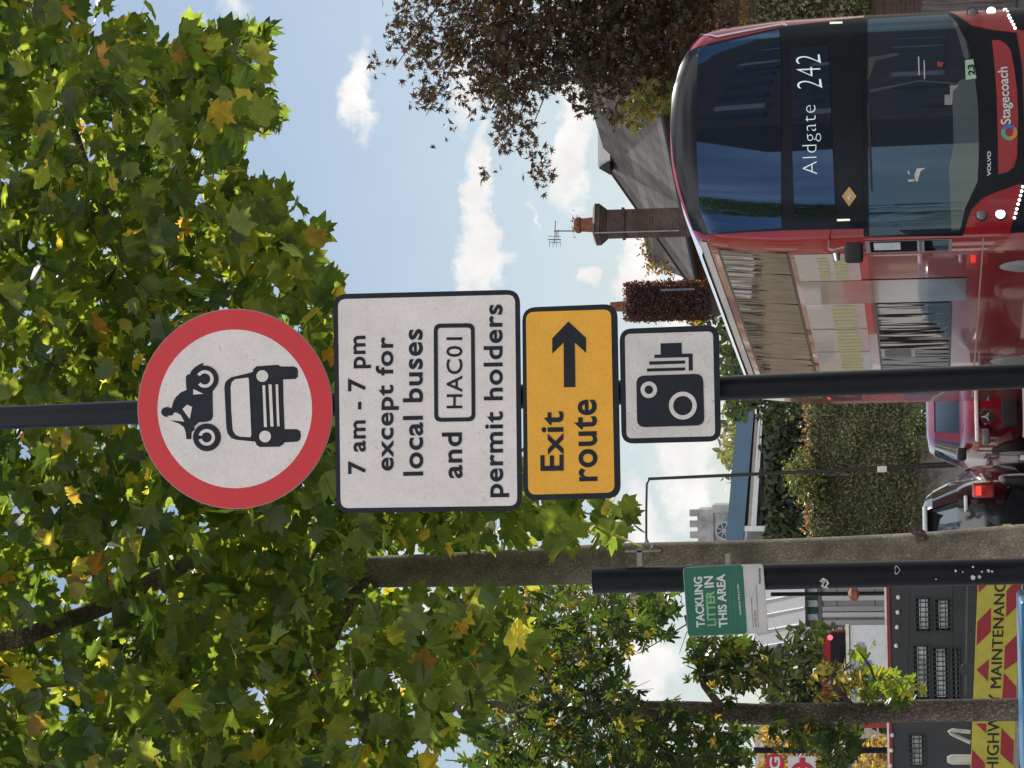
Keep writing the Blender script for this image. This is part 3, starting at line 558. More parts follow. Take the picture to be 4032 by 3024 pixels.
T3("TACKLING", (488, 882), (456, 332), (394, 888)); T3("THIS AREA", (735, 880), (705, 302), (638, 888)); T3("IN", (585, 448), (573, 324), (484, 456)); T3("MAXIMUM FINE £1,500", (888, 748), (858, 418), (864, 750), .02); mb.build('white_lettering', lw, ls)
mb = MB(); T3("LITTER", (612, 866), (590, 486), (514, 872)); mb.build('green_lettering', lg, ls)
mb = MB(); T3("Our officers are investigating litter", (790, 862), (766, 318), (764, 862), .0); T3("and anyone dropping it may be given", (832, 862), (800, 322), (806, 862), .0)
def frame(pl, w): 
    vs = [Vector(q_) for q_ in pl]; cx = sum(vs, Vector((0, 0)))/4; inn = [v+(cx-v).normalized()*w*1.4 for v in vs]; mb.add([PLS(*c3(*q_), .002) for q_ in vs+inn], [(i, (i+1) % 4, (i+1) % 4+4, i+4) for i in range(4)])
frame([(834, 406), (872, 402), (902, 766), (862, 768)], 3); mb.build('small_green_lettering', lgm, ls)
mb = MB(); T3("Hackney", (1104, 408), (1096, 232), (1070, 410), .02); mb.build('council_name', sign_black, ls)
mb = MB(); T3("If you see litter being dropped", (1022, 882), (1000, 560), (1002, 884), .01); T3("call 020 8356", (1050, 880), (1040, 695), (1028, 882), .01); T3("www.hackney.gov.uk/report-litter", (1078, 880), (1052, 420), (1060, 882), .01); mb.build('small_grey_lettering', pdk, ls)
b2 = at(2870, 2216, DP); MB().box(b2.x-.1, b2.x+.045, DP-.066, DP-.05, b2.z-.012, b2.z+.012).build('bracket', galv, ls)

# ================================================================ DOUBLE-DECKER BUS
AB = R(10.5); BO = Vector((2.814, 30.13, 0))
bus = thing('double_decker_bus', 'red double-decker bus on route 242 to Aldgate facing the camera', 'bus', BO, AB)
red = mat('bus_red_paint', (.30, .008, .016), .2, coat=1.0, var=.05, vscale=1.2, bump=.02, bscale=2.5); white_roof = mat('roof_white_paint', (.62, .64, .68), .3, coat=.6, var=.06)
bus_black = mat('bus_black_panel', (.010, .012, .017), .24, var=.1, spec=.28)
glass = mat_glass('dark_glass', (.009, .011, .016), ior=2.5, wav=.012, wscale=.7, tint=(.36, .58, 1.0))
wglass = mat_glass('windscreen_glass', (.018, .022, .028), ior=2.4, wav=.015, wscale=.6, tint=(.42, .64, 1.0))
sglass = mat_glass('side_glass', (.02, .02, .018), ior=2.3, wav=.28, wscale=2.0, stretch=(1, 1.1, .22))
rubber = mat('rubber', (.018, .018, .02), .75); chrome = mat('polished_metal', (.75, .76, .78), .12, metal=1.0, var=.03); grey_metal = mat('grey_metal', (.32, .33, .34), .4, metal=.4)
Rb = Matrix.Rotation(-AB, 3, 'Z')
def hw(z): return 1.275 - .10*max(0., min(1., (z-3.0)/1.1))**1.6
def ztop(s): return 4.37 - .29*abs(s)**2.3
def fy(s, z):
    zt = ztop(s); y = .03*max(0, z-1.0)+.03*max(0, z-2.3)+.10*s*s+.19*abs(s)**9
    k = max(0., (z-(zt-.20))/.20); return y + .16*k*k
def bus_ray(px, py): r = ray(px, py); return Rb@(ORG-BO), Rb@r
def bf(px, py):                # photo pixel -> (x,z) on the bus front
    o, r = bus_ray(px, py); y = .15
    for _ in range(6):
        t = (y-o.y)/r.y; P = o+r*t; y = fy(max(-1, min(1, P.x/hw(P.z))), P.z)
    return P.x, P.z
def bs(px, py):                # photo pixel -> (y,z) on the bus's visible side
    o, r = bus_ray(px, py); x = -1.25
    for _ in range(6):
        t = (x-o.x)/r.x; P = o+r*t; x = -hw(P.z)
    return P.y, P.z
# body: front shell, long sides, rear
NS, NT = 40, 44
mb = MB(); gi = {}
LEN = 10.9; TE = .31
for j in range(NT+1):
    for i in range(NS+1):
        s_ = -1+2*i/NS; s_ = math.copysign(abs(s_)**.8, s_); z = .28+(ztop(s_)-.28)*(j/NT); gi[i, j] = len(mb.v); mb.v.append((s_*hw(z), fy(s_, z), z))
for j in range(NT):
    for i in range(NS): mb.f.append((gi[i, j], gi[i+1, j], gi[i+1, j+1], gi[i, j+1]))
ringi = [gi[0, j] for j in range(NT+1)] + [gi[i, NT] for i in range(1, NS+1)] + [gi[NS, j] for j in range(NT-1, -1, -1)]
prev = ringi
for yk, sc in ((1.2, 1), (5, 1), (LEN-.25, 1), (LEN-.06, .975), (LEN, .93)):
    cur = []
    for v in ringi: x, y, z = mb.v[v]; cur.append(len(mb.v)); mb.v.append((x*sc, yk, .28+(z-.28)*(1-(1-sc)*.5)))
    for a in range(len(cur)-1): mb.f.append((prev[a], prev[a+1], cur[a+1], cur[a]))
    prev = cur
mb.f.append(tuple(prev)); mb.f.append((gi[0, 0], gi[NS, 0], prev[-1], prev[0]))
mb.build('body', red, bus, smooth=True, local=True)
def conform(polys, off, name, m, parent=bus, smooth=True, n=None):
    bm = bmesh.new()
    for pl in polys:
        vs = [bm.verts.new((x, 0, z)) for x, z in pl]; bm.faces.new(vs)
    xs = [v.co.x for v in bm.verts]; zs = [v.co.z for v in bm.verts]
    for k in range(-14, 15):
        x = k*.0895
        if min(xs) < x < max(xs): bmesh.ops.bisect_plane(bm, geom=bm.verts[:]+bm.edges[:]+bm.faces[:], plane_co=(x, 0, 0), plane_no=(1, 0, 0))
    for k in (-1.22, -1.2, -1.18, -1.14, 1.14, 1.18, 1.2, 1.22): bmesh.ops.bisect_plane(bm, geom=bm.verts[:]+bm.edges[:]+bm.faces[:], plane_co=(k, 0, 0), plane_no=(1, 0, 0))
    for k in range(1, 46):
        z = k*.1
        if min(zs) < z < max(zs): bmesh.ops.bisect_plane(bm, geom=bm.verts[:]+bm.edges[:]+bm.faces[:], plane_co=(0, 0, z), plane_no=(0, 0, 1))
    for v in bm.verts:
        s_ = max(-1, min(1, v.co.x/hw(v.co.z))); x, z = v.co.x, v.co.z; e = .01
        nx = -(fy(min(1, s_+e), z)-fy(max(-1, s_-e), z))/(2*e*hw(z)); nz_ = -(fy(s_, z+e)-fy(s_, z-e))/(2*e); nn = Vector((nx, 1, nz_)).normalized()
        v.co = Vector((x, fy(s_, z), z)) - nn*off
    mb = MB(); bm.verts.index_update(); mb.v = [tuple(v.co) for v in bm.verts]; mb.f = [tuple(v.index for v in f.verts) for f in bm.faces]; bm.free()
    o = mb.build(name, m, bus, smooth=False, local=True); me = o.data; me.polygons.foreach_set('use_smooth', [True]*len(me.polygons))
    if parent is not bus: o.parent = parent
    return o
cb3 = lambda x, y: bf(x/1.58+2632, y/1.58)
def lim(pl):
    out = []
    for x, z in pl: w_ = hw(z)-.004; zz = min(z, ztop(max(-1, min(1, x/w_)))-.004); out.append((max(-w_, min(w_, x)), zz))
    return out
def FP(pl): return lim([cb3(*q_) for q_ in pl])
conform([FP([(15, 780), (22, 600), (50, 430), (120, 330), (300, 262), (740, 165), (1215, 112), (1215, 1420), (700, 1432), (240, 1462), (150, 1430), (80, 1200), (35, 1000)])], .011, 'upper_front_panel', bus_black)
conform([FP([(1215, 100), (1750, 75), (1885, 160), (2010, 188), (2165, 205), (2200, 420), (2215, 800), (2215, 1000), (2195, 1140), (2050, 1190), (1950, 1232), (1880, 1310), (1840, 1430), (1830, 1478), (1215, 1470)])], .007, 'lower_front_panel', bus_black)
uw = conform([FP([(186, 310), (690, 190), (705, 400), (705, 1415), (255, 1448), (195, 1300), (175, 900)])], .017, 'upper_windscreen', glass)
dw = conform([FP([(762, 300), (995, 290), (1015, 760), (1040, 1335), (785, 1348), (768, 800)])], .017, 'destination_window', glass)
ws = conform([FP([(1240, 125), (1735, 92), (1800, 150), (1860, 260), (1895, 400), (1925, 600), (1935, 900), (1925, 1130), (1850, 1290), (1815, 1440), (1250, 1465)])], .0105, 'windscreen', wglass)
dash = mat_glass('dashboard_seen_through_glass', (.075, .095, .105), ior=1.9, wav=.01)
dsh = conform([FP([(1765, 560), (1815, 500), (1905, 480), (1925, 640), (1932, 900), (1922, 1128), (1848, 1286), (1812, 1425), (1760, 1430), (1745, 1050), (1775, 900)])], .013, 'dashboard', dash, ws)
conform([FP([(1760, 110), (1790, 145), (1850, 260), (1870, 350), (1860, 385), (1840, 360), (1800, 220)])], .013, 'dashboard', dash, ws)
conform([FP([(2012, 252), (2060, 252), (2100, 275), (2128, 312), (2150, 420), (2168, 560), (2176, 750), (2168, 980), (2150, 1040), (2110, 1070), (2052, 1086), (2050, 900), (2042, 600), (2028, 400)])], .010, 'grille_panel', red)
led = mat_emit('display_light', (.62, .70, .70), .33)
def FT(mb, s_, BL, BR, TL, off, bold=.0, spacing=1.0):
    vs, fs = text2d(s_, bold, spacing); BL, BR, TL = [Vector(cb3(*q_)) for q_ in (BL, BR, TL)]; out = []
    for u, v in vs:
        x, z = BL+(BR-BL)*u+(TL-BL)*v; out.append((x, fy(max(-1, min(1, x/hw(z))), z)-off, z))
    mb.add(out, fs)
mb = MB(); FT(mb, "Aldgate", (956, 1085), (944, 655), (838, 1090), .022, -.022, 1.1); FT(mb, "242", (957, 550), (946, 342), (803, 556), .022, -.022, 1.1); o = mb.build('display_lettering', led, bus, local=True); o.parent = dw
lwht = mat('badge_white', (.62, .62, .62), .4, var=.03)
mb = MB(); FT(mb, "VOLVO", (2006, 1096), (2006, 942), (1983, 1097), .012, .03); FT(mb, "Stagecoach", (2150, 772), (2128, 416), (2068, 778), .016, .015); mb.build('front_lettering', lwht, bus, local=True)
for k, (cname, col) in enumerate((('badge_blue', (.06, .16, .42)), ('badge_orange', (.65, .22, .05)), ('badge_green', (.10, .38, .22)))):
    m_ = MB(); vs = []; 
    for rr in (50, 26):
        for i in range(13): t = R(120*k+200+120*i/12 + (25 if rr == 26 else 0)); x, z = cb3(2120+rr*math.cos(t), 826+rr*math.sin(t)); vs.append((x, fy(x/hw(z), z)-.017, z))
    m_.add(vs, [(i, i+1, i+14, i+13) for i in range(12)]); m_.build('logo_segment', mat(cname, col, .4, var=.05), bus, local=True)
conform([FP([(1845, 378), (1896, 372), (1916, 490), (1850, 500)])], .016, 'duty_card', mat('pale_green_card', (.36, .50, .36), .7, var=.05), ws)
mb = MB(); FT(mb, "23", (1908, 470), (1902, 402), (1866, 474), .019, .03); o = mb.build('duty_number', sign_black, bus, local=True); o.parent = ws
conform([FP([(1125, 1162), (1170, 1222), (1125, 1285), (1080, 1222)])], .018, 'diamond_badge', mat('badge_amber', (.50, .30, .12), .5, var=.05))
mb = MB(); vs = []
for x, y in ((1122, 1250), (1110, 1222), (1130, 1226), (1118, 1190), (1142, 1232), (1124, 1230), (1132, 1250)): a_, b_ = cb3(x, y); vs.append((a_, fy(a_/hw(b_), b_)-.022, b_))
mb.add(vs, [tuple(range(len(vs)))]); mb.build('badge_mark', lwht, bus, local=True)
for x0, x1, y in ((1004, 1083, 150), (1050, 1130, 1367)): conform([FP([(x0, y-6), (x1, y-8), (x1, y+4), (x0, y+7)])], .018, 'marker_lamp', mat_emit('marker_glow', (.8, .75, .6), .5))
# slim pieces seen on the glass
conform([FP([(62, 268), (300, 228), (720, 150), (742, 160), (735, 168), (704, 160), (300, 238), (120, 268), (66, 277)])], .016, 'silver_trim', mat('silver_trim', (.66, .68, .68), .25, metal=.3, var=.05))
conform([FP([(1236, 640), (1252, 640), (1262, 900), (1272, 1190), (1260, 1190), (1246, 900)])], .020, 'wiper', rubber, ws)
seat_m = mat('cab_fitting_pale', (.50, .50, .46), .6)
conform([FP([(1530, 1090), (1545, 1050), (1600, 1046), (1570, 1065), (1558, 1100), (1552, 1130), (1536, 1128)]), FP([(1492, 1118), (1530, 1116), (1530, 1130), (1492, 1132)]), FP([(1490, 1058), (1505, 1085), (1490, 1085)])], .013, 'cab_seat', seat_m, ws)
conform([FP([(1718, 592), (1752, 590), (1752, 532), (1808, 532), (1770, 570), (1765, 655), (1718, 655)])], .0135, 'cab_box', mat('cab_box_grey', (.22, .22, .22), .6), ws)
conform([FP([(1553, 355), (1560, 355), (1563, 470), (1556, 470)]), FP([(1588, 378), (1594, 378), (1597, 495), (1590, 495)])], .013, 'handrail', seat_m, ws)
conform([FP([(1672, 385), (1712, 392), (1700, 420), (1672, 415)])], .013, 'cab_sticker', mat('sticker_red', (.35, .03, .04), .6), ws)
conform([FP([(1240, 500), (1246, 360), (1420, 330), (1440, 345), (1290, 380), (1250, 480)]), FP([(1250, 560), (1560, 500), (1800, 520), (1800, 528), (1560, 510), (1252, 580)])], .013, 'cab_ledge', mat('cab_ledge_grey', (.045, .05, .05), .4), ws)
# lamps
lampg = mat_glass('lamp_glass', (.16, .16, .17), ior=1.6, wav=0); hl = mat_emit('headlamp_glow', (1, .97, .95), 1.6); drl = mat_emit('running_light_glow', (1, .97, .95), 2.2)
def lamp(px, py, r, name, m, ring=True):
    x, z = bf(px, py); x = max(-hw(z)+.02, min(hw(z)-.02, x)); y = fy(max(-1, min(1, x/hw(z))), z); l_ = MB(); l_.tube([(x, y+.05, z), (x, y-.012, z), (x, y-.02, z)], [r, r, r*.7], 20)
    o = l_.build(name, m, bus, smooth=True, local=True)
    if ring: q_ = MB(); q_.tube([(x, y+.04, z), (x, y-.008, z)], [r*1.22, r*1.22], 22); o2 = q_.build('bezel', rubber, bus, smooth=True, local=True); o2.parent = o
for (x, y, m) in ((3864, 847, lampg), (3939, 843, hl), (3829, 52, lampg), (3903, 46, hl)): lamp(x, y, .052, 'headlamp', m)
for x, y in ((1085, 120), (1072, 178), (1056, 235), (1042, 292), (1026, 347), (1008, 410), (995, 465), (977, 525)): lamp(3700+x/3.32, 700+y/3.32, .0165, 'running_light', drl)
for x, y in ((845, 90), (863, 125), (885, 160), (903, 203), (922, 242), (943, 283), (965, 325), (985, 370)): lamp(3700+x/3.32, y/3.32, .0165, 'running_light', drl)
conform([lim([bf(4022, 720), bf(4032, 600), bf(4250, 600), bf(4250, 900), bf(3975, 915), bf(4000, 830)]), lim([bf(3945, 10), bf(3998, 112), bf(4032, 120), bf(4250, 300), bf(4250, 10)])], .012, 'lower_grille', bus_black)
# side
def side(quads, off, name, m, parent=None):
    mb = MB()
    for (t0, t1, z0, z1) in quads:
        mb.add([(-hw(z0)-off, t0, z0), (-hw(z0)-off, t1, z0), (-hw(z1)-off, t1, z1), (-hw(z1)-off, t0, z1)], [(0, 1, 2, 3)])
    o = mb.build(name, m, bus, local=True)
    if parent: o.parent = parent
    return o
side([(.84, 10.2, 3.10, 3.90)], .006, 'window_band', bus_black)
for i, (a, b) in enumerate(((.88, 1.95), (2.0, 3.6), (3.65, 5.4), (5.45, 7.2), (7.25, 8.9), (8.95, 10.15))): side([(a, b, 3.13, 3.87)], .010, 'side_window', sglass)
adp = mat('advert_panel_grey', (.50, .50, .49), .3, var=.05, coat=.5); ady = mat('advert_yellow', (.52, .50, .24), .4, var=.05); adt = mat('advert_grey_print', (.40, .40, .42), .4); gp = mat('grey_side_panel', (.36, .37, .38), .16, metal=.5, coat=.6, var=.12, vscale=1.5, bump=.08, bscale=2)
ad = side([(.95, 2.34, 2.33, 3.04), (3.64, 9.4, 2.33, 3.04)], .006, 'advert_panel', adp)
mb = MB()
for t in np.arange(1.15, 2.25, .17):
    for z0, z1 in ((2.47, 2.62), (2.68, 2.80)): mb.box(-hw(2.6)-.0095, -hw(2.6)-.0085, t, t+.11, z0, z1)
for a in ((3.75, 5.1), (5.2, 6.6), (6.7, 8.0), (8.1, 9.3)):
    for t in np.arange(a[0], a[1], .22): mb.box(-hw(2.6)-.0095, -hw(2.6)-.0085, t, t+.17, 2.42+random.random()*.05, 2.72+random.random()*.03)
o = mb.build('advert_print', ady, bus, local=True); o.parent = ad
mb = MB()
for a in (5.15, 6.65, 8.05): mb.box(-hw(2.7)-.012, -hw(2.7)-.009, a, a+.03, 2.34, 3.03)
o = mb.build('panel_joint', grey_metal, bus, local=True); o.parent = ad
side([(2.36, 3.62, 1.12, 3.04)], .008, 'vertical_panel', gp)
side([(3.66, 9.6, 1.28, 2.22)], .006, 'window_band', bus_black)
for a, b in ((3.7, 5.4), (5.45, 7.1), (7.15, 8.5), (8.55, 9.55)): side([(a, b, 1.31, 2.19)], .010, 'side_window', sglass)
side([(6.5, 7.1, 1.75, 2.19)], .014, 'window_vent', mat('vent_frame_grey', (.4, .42, .42), .4)); side([(6.55, 7.04, 1.80, 2.14)], .018, 'vent_pane', bus_black)
side([(.38, .98, 1.30, 2.24)], .006, 'cab_window_frame', mat('window_frame_grey', (.22, .24, .23), .4)); cw = side([(.42, .92, 1.34, 2.19)], .010, 'cab_window', glass)
side([(.45, .80, 1.86, 2.15)], .013, 'cab_blind', mat('blind_white', (.60, .66, .68), .5), cw)
side([(.42, .92, 1.60, 1.63)], .016, 'sliding_rail', grey_metal, cw)
side([(.0+.35, 10.3, .955, .972)], .010, 'waist_strip', mat('strip_pink', (.55, .30, .26), .3))
# flat dark sheets for the shaded wheel-arch hollows, and wheels (seen and far side)
for sx in (-1, 1):
    for t, nm in ((1.85, 'front'), (7.6, 'rear')):
        c = Vector((sx*1.25, t, .5)); arc = MB(); n = 24; vs = [(c.x+sx*.006, c.y+.62*math.cos(math.pi*k/n), c.z+.56*math.sin(math.pi*k/n)) for k in range(n+1)]; vs += [(c.x+sx*.006, c.y-.62, .285), (c.x+sx*.006, c.y+.62, .285)]
        arc.add(vs, [tuple(range(len(vs)))]); arc.build('wheel_arch', rubber, bus, local=True)
        wh = MB(); wh.tube([(c.x-sx*.2, c.y, .48), (c.x+sx*.01, c.y, .48), (c.x+sx*.022, c.y, .48)], [.48, .48, .44], 28); wo_ = wh.build('wheel', rubber, bus, smooth=True, local=True)
        hb = MB(); hb.tube([(c.x+sx*.022, c.y, .48), (c.x+sx*.05, c.y, .48)], [.29, .20], 20); o = hb.build('rim', grey_metal, bus, smooth=True, local=True); o.parent = wo_
# white roof shell and roof edge
mb = MB(); n = 28
for yk in (1.0, 1.25, LEN-.4, LEN-.2):
    for i in range(n+1):
        s_ = -1+2*i/n; lift = .018 if 1.1 < yk < LEN-.3 else -.01; zc = ztop(s_) + lift; x = s_*(hw(4.05)+.012)
        mb.v.append((x, yk, zc))
for j in range(3):
    for i in range(n): a = j*(n+1)+i; mb.f.append((a, a+1, a+n+2, a+n+1))
mb.build('roof', white_roof, bus, smooth=True, local=True)
side([(.55, 10.3, 3.99, 4.065)], .012, 'cantrail', white_roof)
# mirror, indicator lamps
mx_ = Rb@(at(3362, 990, 29.75)-BO); mb = MB(); mb.box(mx_.x-.12, mx_.x+.10, mx_.y-.06, mx_.y+.08, mx_.z-.10, mx_.z+.10); mir = mb.build('wing_mirror', rubber, bus, local=True, bevel=.04)
mb = MB(); mb.tube([(mx_.x+.05, mx_.y, mx_.z+.08), (mx_.x+.02, mx_.y, mx_.z+.22), (mx_.x+.06, mx_.y+.1, mx_.z+.27), (-1.18, .5, mx_.z+.28)], .014, 8); o = mb.build('mirror_arm', grey_metal, bus, smooth=True, local=True); o.parent = mir
mb = MB(); mb.tube([(mx_.x-.10, mx_.y, mx_.z+.18), (mx_.x-.02, mx_.y, mx_.z+.19)], [.03, .045], 12); o = mb.build('mirror_camera', chrome, bus, smooth=True, local=True); o.parent = mir
redl = mat_emit('red_lamp_glow', (1.0, .03, .04), 1.4)
mb = MB()
for px_, py_, r_ in ((3813, 1052, .045), (3832, 1040, .025), (3832, 1064, .025), (3842, 1032, .018)):
    t_, z_ = bs(px_, py_); mb.tube([(-1.25, t_, z_), (-1.272, t_, z_)], [r_, r_*.7], 14)
mb.build('side_lamp', redl, bus, smooth=True, local=True)
mb = MB(); 
for t, z in ((2.0, 1.25), (5.5, .9), (8.7, .9)): mb.box(-1.262, -1.25, t, t+.09, z, z+.04)
mb.build('side_reflector', mat('amber_reflector', (.6, .25, .05), .3), bus, local=True)
side([(1.15, 2.1, 1.28, 1.62)], .009, 'flank_badge', mat_glass('badge_glass', (.3, .3, .32), ior=1.6)) if 0 else None

# ================================================================ CARS
car_glass = mat_glass('car_glass', (.012, .018, .020), ior=2.0, wav=.12, wscale=2.5, tint=(.75, .9, 1))
def car(name, label, cat_, loc, rz, levels, m_body, glass_levels, pillars, group=None, npts=36, pw=4.0):
    """levels: (z, half width, y front, y back); local -y is the face turned to the camera"""
    r_ = thing(name, label, cat_, loc, rz, group)
    def ring(l, off=0.0):
        z, w_, y0, y1 = l; cy = (y0+y1)/2; h = (y1-y0)/2; out = []
        for k in range(npts):
            a = 2*math.pi*(k+.5)/npts; ca, sa = math.cos(a), math.sin(a); e = 2/pw
            out.append(((w_+off)*math.copysign(abs(ca)**e, ca), cy+(h+off)*math.copysign(abs(sa)**e, sa), z))
        return out
    def loft(ls, off, idx=None, closed=True):
        mb = MB()
        for l in ls: mb.v += ring(l, off)
        for j in range(len(ls)-1):
            for k in range(npts):
                if idx and k not in idx: continue
                k2 = (k+1) % npts; mb.f.append((j*npts+k, j*npts+k2, (j+1)*npts+k2, (j+1)*npts+k))
        if closed: mb.f += [tuple(reversed(range(npts))), tuple(range((len(ls)-1)*npts, len(ls)*npts))]
        return mb
    gl0, gl1 = glass_levels
    loft(levels[:gl0+1], 0).build('body', m_body, r_, smooth=True, local=True)
    loft(levels[gl0:gl1+1], -.004).build('windows', car_glass, r_, smooth=True, local=True)
    loft(levels[gl1:], 0).build('roof', m_body, r_, smooth=True, local=True)
    pl = loft(levels[gl0:gl1+1], .004, pillars, closed=False); pl.build('pillars', m_body, r_, smooth=True, local=True)
    l0 = levels[2]
    for sx in (-1, 1):
        for yy in (l0[2]+.82, l0[3]-.80):
            wh = MB(); wx = sx*l0[1]; wh.tube([(wx-sx*.2, yy, .32), (wx-sx*.015, yy, .32), (wx+sx*.004, yy, .32)], [.32, .32, .29], 24); wo_ = wh.build('wheel', rubber, r_, smooth=True, local=True)
            h_ = MB(); h_.tube([(wx+sx*.004, yy, .32), (wx+sx*.012, yy, .32)], [.21, .16], 18); o = h_.build('rim', grey_metal, r_, smooth=True, local=True); o.parent = wo_
    return r_
car_red = mat('car_red_paint', (.17, .008, .014), .2, coat=1.0, var=.06, vscale=2); car_blk = mat('car_black_paint', (.012, .013, .016), .15, coat=1.0, var=.1)
RC = at(3650, 1600, 42); RC = Vector((RC.x+.19, 42.0, 0))
lv = [(.18, .74, .10, 4.2), (.32, .80, .02, 4.28), (.55, .82, -.02, 4.3), (.82, .81, .0, 4.3), (.98, .79, .16, 4.28), (1.06, .76, .55, 4.2), (1.12, .72, .95, 4.1), (1.50, .56, 1.55, 3.75), (1.58, .50, 1.75, 3.6), (1.62, .38, 2.0, 3.4)]
rcar = car('hatchback_car', 'crimson hatchback with a round silver emblem on its grille, beyond the bus', 'car', RC, R(9), lv, car_red, (6, 7), [3, 4, 13, 14, 21, 22, 31, 32, 9, 10, 27, 28][:4]+[30, 31, 32, 22, 23])
mb = MB(); mb.box(-.74, .74, -.035, .10, .84, .90); mb.build('chrome_bar', mat('light_bar_white', (.8, .8, .8), .2, coat=.5), rcar, local=True, bevel=.02)
mb = MB(); mb.box(-.52, .52, -.03, .05, .26, .50); mb.build('grille', rubber, rcar, local=True, bevel=.02)
em = Rb.__class__.Rotation(-R(9), 3, 'Z')@(at(3884, 1641, 41.9)-RC); mb = MB(); mb.disc((em.x, -.045, em.z), (0, 1, 0), .10, .03, 28); eo = mb.build('emblem', rubber, rcar, local=True)
mb = MB()
for k in range(3): t = R(90+120*k); mb.add([(em.x+.022*math.cos(t+1.57), -.05, em.z+.022*math.sin(t+1.57)), (em.x+.085*math.cos(t), -.05, em.z+.085*math.sin(t)), (em.x-.022*math.cos(t+1.57), -.05, em.z-.022*math.sin(t+1.57)), (em.x-.02*math.cos(t), -.05, em.z-.02*math.sin(t))], [(0, 1, 2, 3)])
o = mb.build('emblem_star', mat('emblem_silver', (.55, .55, .56), .4), rcar, local=True); o.parent = eo
for sx in (-1, 1):
    mb = MB(); mb.box(sx*.80-.10, sx*.80+.10, .95, 1.06, 1.02, 1.17); mb.build('wing_mirror', rubber, rcar, local=True, bevel=.04)
    mb = MB(); mb.box(sx*.66-.12, sx*.66+.12, -.02, .14, .68, .80); mb.build('headlight', lampg, rcar, local=True, bevel=.03)
mb = MB(); mb.box(-.26, .26, -.035, -.025, .52, .62) if 0 else None
# rear of the black car
KB = at(3900, 1896, 38); KX = KB.x-.86
lv = [(.22, .78, .12, 4.3), (.36, .87, .02, 4.4), (.62, .885, -.02, 4.42), (.92, .875, .0, 4.4), (1.08, .84, .08, 4.1), (1.16, .80, .12, 3.5), (1.22, .76, .16, 3.2), (1.56, .60, .40, 2.7), (1.66, .52, .5, 2.5), (1.70, .40, .8, 2.2)]
bcar = car('estate_car', 'black hatchback seen from behind with its red tail light on', 'car', Vector((KX, 38, 0)), R(-2), lv, car_blk, (6, 7), [4, 5, 12, 13, 22, 23, 30, 31])
tl = mat('tail_light_red', (.35, .02, .02), .15, coat=1.0)
for sx in (-1, 1):
    mb = MB(); mb.box(sx*.74-.10, sx*.74+.10, -.02, .12, .72, 1.02); tlo = mb.build('tail_light', tl, bcar, local=True, bevel=.03)
    mb = MB(); mb.box(sx*.74-.06, sx*.74+.06, -.03, 0, .90, .97); o = mb.build('brake_lamp', mat_emit('brake_glow', (1, .035, .02), 1.6), bcar, local=True); o.parent = tlo
mb = MB(); mb.box(-.66, .66, .14, .26, 1.08, 1.13); mb.build('tailgate_trim', white_roof, bcar, local=True, bevel=.015)
mb = MB(); mb.box(-.50, .50, .30, .62, 1.63, 1.695); mb.build('spoiler', white_roof, bcar, local=True, bevel=.025)
mb = MB(); mb.tube([(.02, .16, 1.26), (-.2, .26, 1.42)], .008, 6); mb.build('rear_wiper', rubber, bcar, local=True)
mb = MB(); mb.box(-.28, .28, -.03, -.015, .50, .62); mb.build('number_plate', mat('plate_yellow', (.6, .5, .1), .4), bcar, local=True)

# ================================================================ HIGHWAY MAINTENANCE TRUCK
DT = 27.0; cT = lambda x, y: (x/1.898+3300, y/1.898+2150)
tcx = at(3800, 2690, DT); truck = thing('maintenance_truck', 'dark tipper truck with red and yellow highway maintenance board, seen from behind', 'truck', Vector((tcx.x, DT, 0)))
cab_m = mat('truck_dark_grey', (.030, .034, .040), .5, var=.12, vscale=3); board_y = mat_sheeting('board_yellow', (.50, .43, .06), .25); board_r = mat_sheeting('board_red', (.30, .022, .035), .10)
def PT(px, py, d): v = at(px, py, DT+1.4); return Vector((v.x, DT+1.4-d, v.z))
def P0(px, py, d): v = at(px, py, DT); return Vector((v.x, DT-d, v.z))
def quadp(mb, pl, off, f=P0, cv=cT, back=None):
    pts = [f(*(cv(*q_) if cv else q_), off) for q_ in pl]
    if back: mb.prism(pts, (0, back, 0))
    else: mb.add(pts, [tuple(range(len(pts)))])
    return mb
xl = P0(3900, 3110, 0).x; xr = P0(3900, 2262, 0).x; zt = PT(3505, 2500, 0).z
# rear headboard with mesh openings: frame bars round the openings
mb = MB(); Hy = DT+1.4
wins = []
for pl in (((575, 385), (697, 640)), ((720, 395), (845, 635)), ((560, 740), (688, 1150)), ((703, 755), (828, 1150)), ((845, 760), (912, 1150)), ((525, 1405), (650, 1655))):
    a = PT(*cT(pl[0][0], pl[0][1]), 0); b = PT(*cT(pl[1][0], pl[1][1]), 0); wins.append((min(a.x, b.x), max(a.x, b.x), min(a.z, b.z), max(a.z, b.z)))
wl_ = min(xl, -5); 
xs = sorted(set([xl-.05, xr+.02]+[w_[0] for w_ in wins]+[w_[1] for w_ in wins])); zs = sorted(set([.9, zt]+[w_[2] for w_ in wins]+[w_[3] for w_ in wins]))
for i in range(len(xs)-1):
    for j in range(len(zs)-1):
        cx_, cz_ = (xs[i]+xs[i+1])/2, (zs[j]+zs[j+1])/2
        if any(w_[0] < cx_ < w_[1] and w_[2] < cz_ < w_[3] for w_ in wins): continue
        mb.add([(xs[i], Hy, zs[j]), (xs[i+1], Hy, zs[j]), (xs[i+1], Hy, zs[j+1]), (xs[i], Hy, zs[j+1])], [(0, 1, 2, 3)])
hbd = mb.build('headboard', cab_m, truck)
